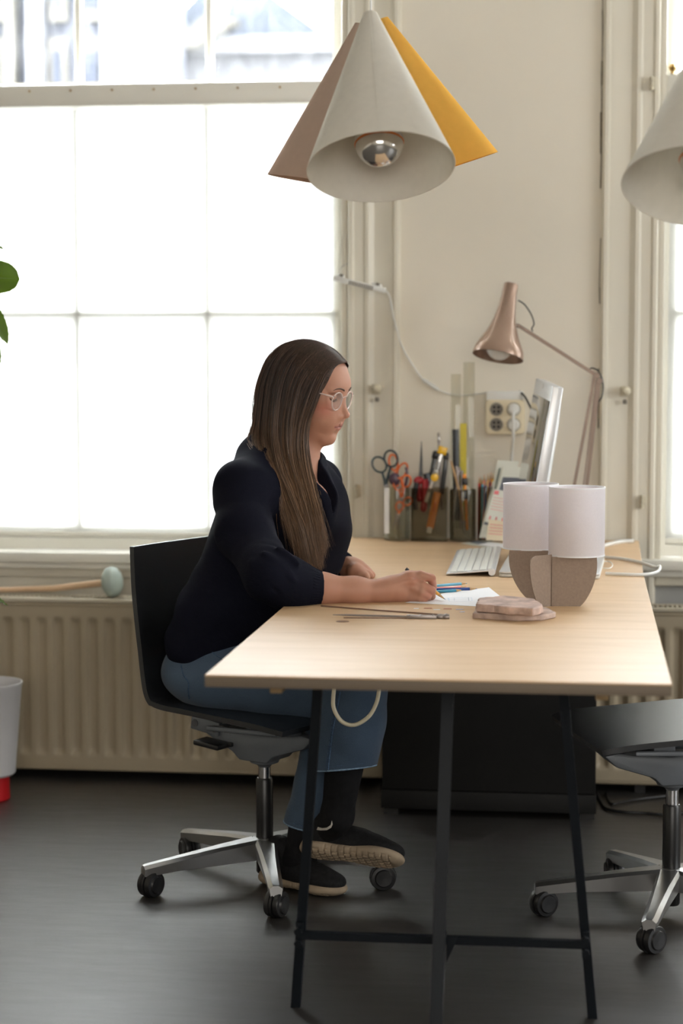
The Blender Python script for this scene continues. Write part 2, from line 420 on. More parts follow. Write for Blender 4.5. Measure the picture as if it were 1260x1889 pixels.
def window(idx, x0, x1):
    b = MB()    # box frame in the reveal
    yA, yB = WY + 0.045, WY + 0.16
    b.span((x0, yA, SILL), (x0 + 0.03, yB, HEAD)); b.span((x1 - 0.03, yA, SILL), (x1, yB, HEAD))
    b.span((x0 + 0.03, yA + 0.002, HEAD - 0.05), (x1 - 0.03, yB, HEAD)); b.span((x0 + 0.03, yA + 0.002, SILL), (x1 - 0.03, yB, SILL + 0.035))
    root = struct('window_%d' % idx, b, 'trimwhite')
    # reveal stops
    s = MB()
    for xa, xb in ((x0 - 0.004, x0 + 0.014), (x1 - 0.014, x1 + 0.0035)): s.span((xa, WY - 0.02, SILL), (xb, yA, HEAD), bev=0.003)
    obj('stop_bead', s, 'trim', root)
    a0, a1 = x0 + 0.03, x1 - 0.03
    P = (a1 - a0) / 3
    nx = [a0 + P * k for k in range(4)]
    def sash(zA, zB, y, rows):
        s = MB()
        s.span((a0, y, zA), (a0 + 0.028, y + 0.035, zB)); s.span((a1 - 0.028, y, zA), (a1, y + 0.035, zB))
        s.span((a0 + 0.028, y + 0.001, zA), (a1 - 0.028, y + 0.034, zA + 0.04)); s.span((a0 + 0.028, y + 0.001, zB - 0.04), (a1 - 0.028, y + 0.034, zB))
        o = obj('sash', s, 'trimwhite', root)
        for k in (1, 2):
            g = MB(); g.span((nx[k] - 0.010, y - 0.004, zA + 0.03), (nx[k] + 0.010, y + 0.034, zB - 0.03), bev=0.004)
            obj('glazing_bar', g, 'trimwhite', o)
        for r in range(1, rows):
            zz = zA + (zB - zA) * r / rows
            g = MB(); g.span((a0, y - 0.004, zz - 0.010), (a1, y + 0.034, zz + 0.010), bev=0.004)
            obj('glazing_bar', g, 'trimwhite', o)
        for r in range(rows):
            for k in range(3):
                z0 = zA + (zB - zA) * r / rows; z1 = zA + (zB - zA) * (r + 1) / rows
                g = MB(); g.span((nx[k] + 0.003, y + 0.016, z0 + 0.003), (nx[k + 1] - 0.003, y + 0.020, z1 - 0.003))
                obj('pane', g, 'glass', o)
    sash(SILL + 0.035, 2.075, WY + 0.085, 2)
    sash(2.055, HEAD - 0.05, WY + 0.125, 1)
    s = MB(); s.span((x0 - 0.06, WY - 0.055, SILL - 0.032), (x1 + 0.06, WY + 0.05, SILL), bev=0.006)
    s.span((x0 - 0.03, WY - 0.035, SILL - 0.052), (x1 + 0.03, WY + 0.0, SILL - 0.032), bev=0.004)
    obj('window_sill', s, 'trimwhite', root)
    return root
window(1, *W1); window(2, *W2)

# roller blinds
M['blind'] = translucent_mat('blind_cloth', (0.82, 0.82, 0.8), (0.86, 0.86, 0.85), 0.62)
M['brass'] = mat('old_brass', (0.45, 0.3, 0.12), 0.35, metal=1.0, noise=(9, 0.1))
def blind(x0, x1, label):
    t = thing('roller_blind', label, 'blind', ((x0 + x1) / 2, WY + 0.02, 0.7))
    s = MB(); s.span((x0 + 0.02, WY + 0.0755, 0.705), (x1 - 0.045, WY + 0.0765, 2.02)); obj('blind_cloth', s, 'blind', t)
    s = MB(); s.span((x0 + 0.031, WY + 0.060, 0.7015), (x1 - 0.033, WY + 0.0775, 0.718), bev=0.004); obj('bottom_bar', s, 'trimwhite', t)
    s = MB(); s.span((x0 + 0.012, WY - 0.015, 2.002), (x1 - 0.012, WY + 0.078, 2.072), bev=0.012); obj('headrail', s, 'trimwhite', t)
    n = 10
    for k in range(n):
        s = MB(); s.lathe([(0.0001, 0.0), (0.003, 0.0), (0.0035, -0.002), (0.0035, -0.004)], (x0 + 0.07 + k * (x1 - x0 - 0.14) / (n - 1), WY - 0.0175, 2.05), (0, 1, 0), 10)
        obj('screw', s, 'brass', t)
    s = MB(); s.lathe([(0.0001, 0.018), (0.008, 0.015), (0.012, 0.007), (0.010, 0), (0.005, -0.006), (0.006, -0.012)], (x0 + 0.03, WY + 0.0, 2.078 + 0.006), (0, 0, 1), 14); obj('end_knob', s, 'brass', t)
    return t
blind(*W1, label='white roller blind drawn down over the large window behind the woman')
blind(*W2, label='white roller blind over the window at the right edge, behind the right lampshade')

# catches and hinges on the casings
M['oldcream'] = mat('painted_fitting', (0.55, 0.5, 0.38), 0.45, noise=(20, 0.15))
def cleat(px, py, label):
    p = ony(px, py, WY - 0.035)
    t = thing('window_catch', label, 'catch', p)
    s = MB(); s.box((p.x, WY - 0.028, p.z), (0.026, 0.008, 0.030), bev=0.003); obj('back_plate', s, 'oldcream', t)
    s = MB(); s.lathe([(0.0001, 0.03), (0.010, 0.027), (0.014, 0.019), (0.011, 0.010), (0.005, 0.006), (0.006, 0)], (p.x, WY - 0.03, p.z), (0.25, -1, 0.15), 14); obj('knob', s, 'oldcream', t)
    s = MB(); s.box((p.x + 0.002, WY - 0.03, p.z - 0.03), (0.012, 0.012, 0.014), bev=0.004); obj('hook', s, 'socketgrey', t)
cleat(694, 718, 'cream painted knob catch on the casing left of the desk wall')
cleat(1152, 722, 'cream painted knob catch on the casing beside the right window')
for px, py, nm in ((659, 905, 'painted hinge low on the casing edge right of the big window'), (1202, 155, 'painted hinge high beside the right window'), (1184, 925, 'painted hinge low beside the right window')):
    p = ony(px, py, WY - 0.03)
    s = MB()
    for k in (-1, 0, 1): s.lathe([(0.0001, -0.007), (0.005, -0.006), (0.006, 0), (0.005, 0.006), (0.0001, 0.007)], (p.x, WY - 0.042, p.z + k * 0.0135), (0, 0, 1), 10)
    s.box((p.x + 0.004, WY - 0.033, p.z), (0.012, 0.014, 0.036), bev=0.001)
    obj('hinge', s, 'oldcream', None, label=nm, cat='hinge')

# ------------------------------------------------------------------ radiators
def radiator(x0, x1, label):
    z0, z1, y = 0.028, 0.531, 5.66
    t = thing('radiator', label, 'radiator', ((x0 + x1) / 2, y + 0.05, 0.0))
    pitch = 0.0515; n = int(round((x1 - x0 - 0.03) / pitch)); pitch = (x1 - x0 - 0.03) / n
    us = np.linspace(0, 1, n * 12 + 1); ws = np.concatenate([[0, 0.03, 0.055, 0.065, 0.075, 0.085, 0.1, 0.12], np.linspace(0.15, 0.85, 6), [0.88, 0.9, 0.915, 0.925, 0.935, 0.945, 0.97, 1]])
    X = x0 + 0.015 + us * (x1 - x0 - 0.03)
    ph = (us * n) % 1.0
    g = np.clip((0.5 + 0.5 * np.cos(2 * PI * (ph - 0.5))) * 1.5 - 0.25, 0, 1); g = g * g * (3 - 2 * g)
    vv = []
    for wv in ws:
        mk = min(1, max(0, (wv - 0.06) / 0.05)) * min(1, max(0, (0.94 - wv) / 0.05)); mk = mk * mk * (3 - 2 * mk)
        for i in range(len(X)):
            vv.append((X[i], y + 0.011 * g[i] * mk, z0 + 0.012 + wv * (z1 - z0 - 0.024)))
    nx = len(X); ff = []
    for j in range(len(ws) - 1):
        for i in range(nx - 1): ff.append((j * nx + i, j * nx + i + 1, (j + 1) * nx + i + 1, (j + 1) * nx + i))
    s = MB(); s.add(vv, ff)
    s.span((x0, y + 0.001, z0 + 0.0), (x1, y + 0.012, z0 + 0.014), bev=0.004); s.span((x0, y + 0.001, z1 - 0.014), (x1, y + 0.012, z1), bev=0.004)
    s.span((x0 + 0.0005, y + 0.0015, z0 + 0.0005), (x0 + 0.018, y + 0.0115, z1 - 0.0005), bev=0.004); s.span((x1 - 0.018, y + 0.0015, z0 + 0.0005), (x1 - 0.0005, y + 0.0115, z1 - 0.0005), bev=0.004)
    s.span((x0 + 0.004, y + 0.0125, z0 + 0.004), (x1 - 0.004, y + 0.02, z1 - 0.004))
    obj('front_panel', s, 'rad', t, smooth=50)
    s = MB(); s.span((x0, y + 0.085, z0), (x1, y + 0.1, z1)); obj('rear_panel', s, 'rad', t)
    for xx in (x0 - 0.002, x1 - 0.002):
        s = MB(); s.span((xx, y + 0.004, z0 + 0.02), (xx + 0.004, y + 0.1, z1 + 0.004)); obj('side_cover', s, 'radwhite', t)
    s = MB(); s.span((x0 - 0.002, y - 0.002, z1), (x1 + 0.002, y + 0.016, z1 + 0.012), bev=0.003); s.span((x0 - 0.002, y + 0.086, z1), (x1 + 0.002, y + 0.102, z1 + 0.012), bev=0.003)
    k = x0 + 0.01
    while k < x1 - 0.01:
        s.span((k, y + 0.016, z1 + 0.003), (k + 0.005, y + 0.086, z1 + 0.010)); k += 0.014
    obj('top_grille', s, 'radwhite', t)
    for xx in (x0 + 0.15, x1 - 0.15):
        s = MB(); s.span((xx - 0.015, y + 0.03, 0.0), (xx + 0.015, y + 0.07, z0 + 0.005)); obj('floor_bracket', s, 'plinth', t)
        s = MB(); s.span((xx - 0.02, y + 0.1, 0.35), (xx + 0.02, WY - 0.001, 0.5)); obj('wall_bracket', s, 'radwhite', t)
    return t
radiator(-2.0, -0.52, 'cream ribbed panel radiator under the big window, behind the seated woman')
radiator(0.02, 1.45, 'cream ribbed panel radiator at the right, behind the empty office chair')

# ------------------------------------------------------------------ houses across the street
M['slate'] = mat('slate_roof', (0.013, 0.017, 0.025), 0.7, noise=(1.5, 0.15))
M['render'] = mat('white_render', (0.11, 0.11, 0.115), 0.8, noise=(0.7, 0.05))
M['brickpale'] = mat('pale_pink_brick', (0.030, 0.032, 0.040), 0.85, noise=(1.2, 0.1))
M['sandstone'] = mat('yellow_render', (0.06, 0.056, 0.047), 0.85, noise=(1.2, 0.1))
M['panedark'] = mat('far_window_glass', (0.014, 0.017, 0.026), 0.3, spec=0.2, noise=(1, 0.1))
def at(px, py, y): return ony(px, py, y)
def house(y, poly, depth, m, label, extras):
    """poly: front outline in picture-surveyed points on the plane y"""
    pts = [at(px, py, y) for px, py in poly]
    lo = min(p.z for p in pts); base = -3.5
    cx = sum(p.x for p in pts) / len(pts)
    t = thing('house', label, 'building', (cx, y + depth / 2, base))
    return t
def far_wall(t, y, px0, px1, zt_py, depth, m, zb=-3.5):
    a = at(px0, zt_py, y); c = at(px1, zt_py, y)
    s = MB(); s.span((a.x, y, zb), (c.x, y + depth, a.z)); return obj('wall', s, m, t)
def far_window(t, y, px0, py0, px1, py1, fm='render'):
    a = at(px0, py0, y); c = at(px1, py1, y)
    s = MB(); s.span((a.x, y - 0.12, c.z), (c.x, y + 0.05, a.z)); s2 = MB(); s2.span((a.x + 0.12, y - 0.15, c.z + 0.12), (c.x - 0.12, y - 0.1, a.z - 0.12))
    f = obj('window', s, fm, t); obj('pane', s2, 'panedark', f)
# gabled house: white wall, slate roof, dormer
Y = 24.0
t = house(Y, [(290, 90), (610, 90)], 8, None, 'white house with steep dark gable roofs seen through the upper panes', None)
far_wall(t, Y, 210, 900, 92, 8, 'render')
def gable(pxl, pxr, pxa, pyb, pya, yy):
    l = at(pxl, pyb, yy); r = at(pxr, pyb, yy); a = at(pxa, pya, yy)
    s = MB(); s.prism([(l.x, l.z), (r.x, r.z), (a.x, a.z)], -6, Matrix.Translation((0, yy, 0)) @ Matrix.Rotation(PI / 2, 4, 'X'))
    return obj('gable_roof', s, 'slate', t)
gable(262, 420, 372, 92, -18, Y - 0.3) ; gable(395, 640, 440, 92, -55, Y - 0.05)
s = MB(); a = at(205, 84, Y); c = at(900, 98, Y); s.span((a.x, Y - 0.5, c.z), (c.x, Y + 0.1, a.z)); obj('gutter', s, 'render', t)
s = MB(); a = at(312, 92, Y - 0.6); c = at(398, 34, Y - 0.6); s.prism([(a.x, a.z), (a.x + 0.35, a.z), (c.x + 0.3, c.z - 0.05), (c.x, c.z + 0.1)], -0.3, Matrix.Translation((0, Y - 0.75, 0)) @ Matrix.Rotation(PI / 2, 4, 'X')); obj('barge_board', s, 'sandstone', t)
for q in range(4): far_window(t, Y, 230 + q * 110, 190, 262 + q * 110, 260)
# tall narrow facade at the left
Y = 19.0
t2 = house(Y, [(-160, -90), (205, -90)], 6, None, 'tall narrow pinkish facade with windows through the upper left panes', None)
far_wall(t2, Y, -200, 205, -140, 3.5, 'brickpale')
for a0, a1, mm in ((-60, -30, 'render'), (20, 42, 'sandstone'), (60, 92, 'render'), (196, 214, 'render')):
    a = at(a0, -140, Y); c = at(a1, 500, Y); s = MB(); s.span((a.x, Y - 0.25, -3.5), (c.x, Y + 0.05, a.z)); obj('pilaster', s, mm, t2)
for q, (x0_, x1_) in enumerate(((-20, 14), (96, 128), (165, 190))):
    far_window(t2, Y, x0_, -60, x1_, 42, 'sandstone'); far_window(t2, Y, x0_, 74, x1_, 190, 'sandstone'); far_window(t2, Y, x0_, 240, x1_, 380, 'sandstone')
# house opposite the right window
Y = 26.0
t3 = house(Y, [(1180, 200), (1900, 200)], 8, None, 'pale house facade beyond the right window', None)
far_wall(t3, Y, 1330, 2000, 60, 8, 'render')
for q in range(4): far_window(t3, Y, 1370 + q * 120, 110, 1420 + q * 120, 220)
M['asphalt'] = mat('street', (0.18, 0.18, 0.18), 0.9, noise=(1, 0.1))
b = MB(); b.span((-40, WY + 1.5, -3.6), (40, 60, -3.5)); obj('street', b, 'asphalt', None, kind='structure')
# ================================================================== DESK
TZ = 0.72
t = thing('desk', 'long birch plywood desk on dark steel trestles running back to the wall', 'desk', (-0.25, 4.55, 0))
poly = [(-0.645, 3.311), (0.150, 3.311), (0.150, 4.95), (0.162, 5.822), (-0.690, 5.822), (-0.648, 4.6)]
b = MB(); b.prism(poly, 0.0035, Matrix.Translation((0, 0, TZ - 0.0035)), bev=0.0012)
obj('tabletop', b, 'ply', t)
b = MB(); b.prism(poly, 0.018, Matrix.Translation((0, 0, TZ - 0.0215)), bev=0.001); obj('plywood_core', b, 'ply_edge', t)
M['batten'] = mat('pine_batten', (0.36, 0.24, 0.12), 0.6, noise=(9, 0.12, (1, 8, 8)))
for x in (-0.535, 0.035):
    b = MB(); b.span((x - 0.011, 3.40, TZ - 0.046), (x + 0.011, 3.46, TZ - 0.0215), bev=0.002); b.span((x - 0.011, 3.46, TZ - 0.034), (x + 0.011, 5.25, TZ - 0.0215)); obj('batten', b, 'batten', t)
# trestle: two splayed side legs, crossbar and one wide flat leg toward the camera
M['trestleflat'] = mat('blue_grey_steel', (0.005, 0.0075, 0.011), 0.5, spec=0.25, noise=(6, 0.15))
def trestle(y, sgn, label):
    tr = thing('trestle', label, 'trestle', (-0.26, y, 0))
    zt = TZ - 0.0225; zl = zt - 0.014
    La, Lb = Vector((-0.548, y, 0.0)), Vector((0.027, y + 0.005, 0.0))
    Ta, Tb = Vector((-0.494, y - 0.05 * sgn, zl)), Vector((-0.038, y - 0.045 * sgn, zl))
    for A_, B_ in ((La, Ta), (Lb, Tb)):
        s = MB(); s.tube([A_, B_], 0.0105 * 1.2, n=4, up=(0, 1, 0)); obj('leg', s, 'darksteel', tr, smooth=20)
    zc = 0.155
    pa = La.lerp(Ta, zc / zt); pb = Lb.lerp(Tb, zc / zt)
    s = MB(); s.tube([pa + Vector((0, -0.018 * sgn, 0)), pb + Vector((0, -0.018 * sgn, 0))], 0.0105, n=4, up=(0, 0, 1)); obj('crossbar', s, 'darksteel', tr, smooth=20)
    for p in (pa, pb):
        s = MB(); s.lathe([(0.0001, 0), (0.008, 0.0), (0.008, 0.012), (0.0001, 0.012)], (p.x, p.y - 0.03 * sgn, p.z + 0.012), (0, -sgn, 0), 6); s.lathe([(0.0001, 0), (0.008, 0.0), (0.008, 0.012), (0.0001, 0.012)], (p.x, p.y - 0.03 * sgn, p.z - 0.012), (0, -sgn, 0), 6)
        s.box((p.x, p.y - 0.012 * sgn, p.z), (0.014, 0.022, 0.05)); obj('clamp', s, 'darksteel', tr, smooth=20)
    mx = (La.x + Lb.x) / 2 - 0.0
    s = MB(); s.tube([(mx, y - 0.20 * sgn, 0.0), (mx + 0.012, y - 0.045 * sgn, zl)], 0.018, n=4, up=(1, 0, 0), flat=(0.5, 0.9)); obj('leg', s, 'trestleflat', tr, smooth=20)
    s = MB(); s.prism([(0, 0), (0.022, 0), (0.0, -0.05)], 0.008, Matrix.Translation((mx + 0.01, y - 0.045 * sgn - 0.0, zc + 0.01)) @ Matrix.Rotation(PI / 2, 4, 'X') @ Matrix.Rotation(0.0, 4, 'Y')); s.box((mx, y - 0.09 * sgn, zc), (0.016, 0.15, 0.02)); obj('gusset', s, 'trestleflat', tr)
    s = MB(); s.span((-0.515, y - 0.065 * sgn - 0.014, zt - 0.016), (0.01, y - 0.065 * sgn + 0.014, zt + 0.0005), bev=0.002); obj('top_rail', s, 'darksteel', tr)
    return tr
trestle(3.722, 1, 'dark blue-black steel trestle carrying the front end of the plywood desk')
# knot in the surface
b = MB(); p = onz(632, 1146.5, TZ); b.lathe([(0.0001, 0.0005), (0.013, 0.0005), (0.0142, 0.0)], (p.x, p.y, TZ), (0, 0, 1), 24)
M['knot'] = mat('dark_wood_plug', (0.16, 0.065, 0.02), 0.5, noise=(150, 0.3)); obj('wood_plug', b, 'knot', t)
# under-desk cabinet
t = thing('cabinet', 'charcoal box cabinet standing under the far half of the desk', 'cabinet', (-0.25, 5.48, 0))
b = MB(); b.span((-0.540, 5.335, 0.035), (0.038, 5.655, TZ - 0.024), bev=0.002); obj('carcass', b, 'cabinet', t)
b = MB(); b.span((-0.542, 5.318, 0.075), (0.040, 5.333, TZ - 0.026), bev=0.0015); obj('front_panel', b, 'cabinet', t)
b = MB(); b.span((-0.545, 5.312, 0.022), (0.042, 5.345, 0.073), bev=0.002); obj('bottom_rail', b, 'cabinet', t)
for x in (-0.52, 0.018):
    b = MB(); b.span((x - 0.02, 5.34, 0), (x + 0.02, 5.38, 0.03)); b.span((x - 0.02, 5.6, 0), (x + 0.02, 5.64, 0.036)); obj('foot', b, 'plinth', t)

# ================================================================== OFFICE CHAIRS (local frame: faces +X, origin under the column)
M['capgrey'] = mat('grey_cap', (0.09, 0.09, 0.095), 0.5, noise=(20, 0.1))
M['chrome'] = mat('chrome_tube', (0.5, 0.5, 0.52), 0.18, metal=1.0, noise=(8, 0.04))
def shell(W0=0.435):
    """L-shaped plywood shell swept across its width"""
    prof = [(-0.246, 0.817), (-0.241, 0.72), (-0.229, 0.62), (-0.214, 0.53), (-0.199, 0.474), (-0.177, 0.447), (-0.145, 0.437), (-0.09, 0.433), (-0.03, 0.429), (0.05, 0.424), (0.12, 0.419), (0.167, 0.413), (0.194, 0.407)]
    P = catmull([(x, 0, z) for x, z in prof], 4)
    th = 0.0125; nW = 15; verts = []; faces = []
    T = [(P[min(i + 1, len(P) - 1)] - P[max(i - 1, 0)]).normalized() for i in range(len(P))]
    for side in (0, 1):
        for i, p in enumerate(P):
            u = i / (len(P) - 1)
            nrm = Vector((-T[i].z, 0, T[i].x)); nrm = nrm if (nrm.z > 0 or nrm.x > 0) else -nrm
            back = max(0.0, min(1.0, (0.42 - u) / 0.42)) if u < 0.42 else 0
            wd = W0 * (1 - 0.03 * back) * (1 - 0.05 * max(0, (u - 0.9) / 0.1))
            for k in range(nW):
                s_ = (k / (nW - 1) - 0.5) * 2
                q = p + Vector((0, s_ * wd / 2, 0))
                curl = s_ * s_
                if u < 0.42: q = q + Vector((0.010 * curl * min(1, back * 2.0), 0, 0))
                else: q = q + Vector((0, 0, 0.003 * curl))
                if i == 0: q.z -= 0.0 * curl
                if side: q = q + nrm * th
                verts.append(q)
    n = len(P); N = n * nW
    for i in range(n - 1):
        for k in range(nW - 1):
            a = i * nW + k
            faces.append((a, a + 1, a + nW + 1, a + nW)); faces.append((N + a, N + a + nW, N + a + nW + 1, N + a + 1))
        for k in (0, nW - 1):
            a = i * nW + k; faces.append((a, a + nW, N + a + nW, N + a))
    for k in range(nW - 1):
        for i in (0, n - 1):
            a = i * nW + k; faces.append((a, a + 1, N + a + 1, N + a))
    s = MB(); s.add(verts, faces); return s
def office_chair(loc, rz, label, star, dz=0.0, fwd=0.0):
    t = thing('office_chair', label, 'chair', loc, rz, None)
    O_ = dict(world=False)
    def up(mb, k=0.003): mb.v = [(x, y, z + dz + k) for x, y, z in mb.v]; return mb
    sh_ = up(shell(), 0.0); sh_.v = [(x + fwd, y, z) for x, y, z in sh_.v]
    obj('seat_shell', sh_, 'black', t, smooth=45, **O_)
    # cast arm under the seat
    s = MB()
    side = [(-0.155, 0.390), (-0.150, 0.360), (-0.115, 0.342), (-0.06, 0.318), (-0.040, 0.300), (0.040, 0.300), (0.058, 0.318), (0.145, 0.345), (0.175, 0.372), (0.14, 0.378), (0.02, 0.366), (-0.09, 0.378), (-0.12, 0.395)]
    s.prism(side, 0.10, Matrix.Translation((0, 0.05, 0)) @ Matrix.Rotation(PI / 2, 4, 'X'), bev=0.006)
    for yy in (-1, 1): s.box((0.03, yy * 0.085, 0.383), (0.20, 0.11, 0.012), rot=(yy * 0.16, -0.03, 0), bev=0.004); s.box((0.06, yy * 0.10, 0.405), (0.05, 0.05, 0.04), bev=0.004)
    obj('seat_arm', up(s), 'alugrey', t, smooth=30, **O_)
    s = MB(); s.box((-0.135, 0, 0.374), (0.085, 0.115, 0.034), rot=(0, 0.13, 0), bev=0.004); tl = obj('tilt_housing', up(s), 'alugrey', t, smooth=30, **O_)
    for x_, z_ in ((-0.164, 0.378), (-0.106, 0.370)):
        s = MB(); s.lathe([(0.0001, 0.0), (0.009, 0.0), (0.009, 0.118), (0.0001, 0.118)], (x_, 0.059, z_), (0, -1, 0), 14); obj('pivot_cap', up(s), 'capgrey', tl, **O_)
        s = MB(); s.lathe([(0.012, 0), (0.012, 0.044)], (x_ + 0.006, -0.035, z_ + 0.012), (0, 0, 1), 12, caps=True); s.lathe([(0.012, 0), (0.012, 0.044)], (x_ + 0.006, 0.035, z_ + 0.012), (0, 0, 1), 12, caps=True); obj('mounting_stud', up(s), 'alu', tl, **O_)
    s = MB(); s.box((-0.100, -0.075, 0.338), (0.075, 0.055, 0.013), rot=(0, 0.1, 0), bev=0.004); s.box((-0.065, -0.03, 0.336), (0.02, 0.06, 0.01), bev=0.002); obj('height_lever', up(s), 'rubber', t, **O_)
    s = MB(); s.lathe([(0.0001, 0.302), (0.040, 0.304), (0.034, 0.292), (0.018, 0.286), (0.014, 0.280)], (0, 0, 0), (0, 0, 1), 24); obj('column_collar', up(s), 'alugrey', t, **O_)
    s = MB(); s.lathe([(0.0145, 0.24), (0.0145, 0.298 + dz)], (0, 0, 0), (0, 0, 1), 24); obj('gas_piston', s, 'chrome', t, **O_)
    s = MB(); s.lathe([(0.0001, 0.026), (0.018, 0.026), (0.0205, 0.030), (0.0205, 0.252), (0.018, 0.257), (0.0145, 0.2575)], (0, 0, 0), (0, 0, 1), 24); obj('column', s, 'rubber', t, smooth=50, **O_)
    # five-star base
    base = MB(); base.lathe([(0.021, 0.062), (0.034, 0.066), (0.034, 0.100), (0.029, 0.112), (0.021, 0.113)], (0, 0, 0), (0, 0, 1), 30)
    hub = obj('base_hub', base, 'alu', t, **O_)
    for k in range(5):
        a = star + k * 2 * PI / 5
        R_ = Matrix.Rotation(a - rz, 4, 'Z')
        s = MB(); v = []
        for r, w0, w1, zt_, zb in ((0.026, 0.020, 0.026, 0.112, 0.062), (0.12, 0.014, 0.022, 0.102, 0.060), (0.22, 0.010, 0.019, 0.089, 0.058), (0.302, 0.008, 0.017, 0.078, 0.052), (0.308, 0.006, 0.015, 0.076, 0.052)):
            v += [(r, -w0, zt_), (r, w0, zt_), (r, w1, zt_ - 0.007), (r, w1 * 0.8, zb), (r, -w1 * 0.8, zb), (r, -w1, zt_ - 0.007)]
        v = [R_ @ Vector(x) for x in v]; f = []
        for i in range(4):
            for j in range(6): f.append((i * 6 + j, i * 6 + (j + 1) % 6, (i + 1) * 6 + (j + 1) % 6, (i + 1) * 6 + j))
        f.append(tuple(range(6))); f.append(tuple(range(29, 23, -1)))
        s.add(v, f); arm = obj('base_arm', s, 'alu', t, smooth=25, **O_)
        # caster
        tip = R_ @ Vector((0.292, 0, 0)); ca = a - rz + [0.5, -0.6, 0.3, 1.1, -0.3][k]
        D = Vector((math.cos(ca), math.sin(ca), 0)); N_ = Vector((-D.y, D.x, 0))
        c = tip - D * 0.004 + Vector((0, 0, 0.0305))
        s = MB()
        for sg in (-1, 1):
            s.lathe([(0.0001, 0.022), (0.019, 0.023), (0.0215, 0.019), (0.024, 0.0185), (0.0285, 0.018), (0.0305, 0.014), (0.0305, 0.006), (0.026, 0.003), (0.0001, 0.003)], c, N_ * sg, 26)
        cs = obj('caster', s, 'rubber', t, smooth=35, **O_)
        s = MB(); s.lathe([(0.006, 0.02), (0.006, 0.055)], tip, (0, 0, 1), 10, caps=True); s.lathe([(0.022, -0.0028), (0.0325, -0.0028), (0.0325, 0.0028), (0.022, 0.0028)], c, N_, 20)
        obj('caster_fork', s, 'rubber', cs, **O_)
    return t
CH = Vector((-0.752, 4.60, 0)); CA = math.radians(-12)
office_chair(CH, math.radians(-26), 'black plywood office chair on a five-star aluminium base, carrying the seated woman', math.radians(212))
office_chair((0.205, 4.44, 0), math.radians(195.8), 'empty black plywood office chair at the right side of the desk', math.radians(187), 0.006, 0.03)

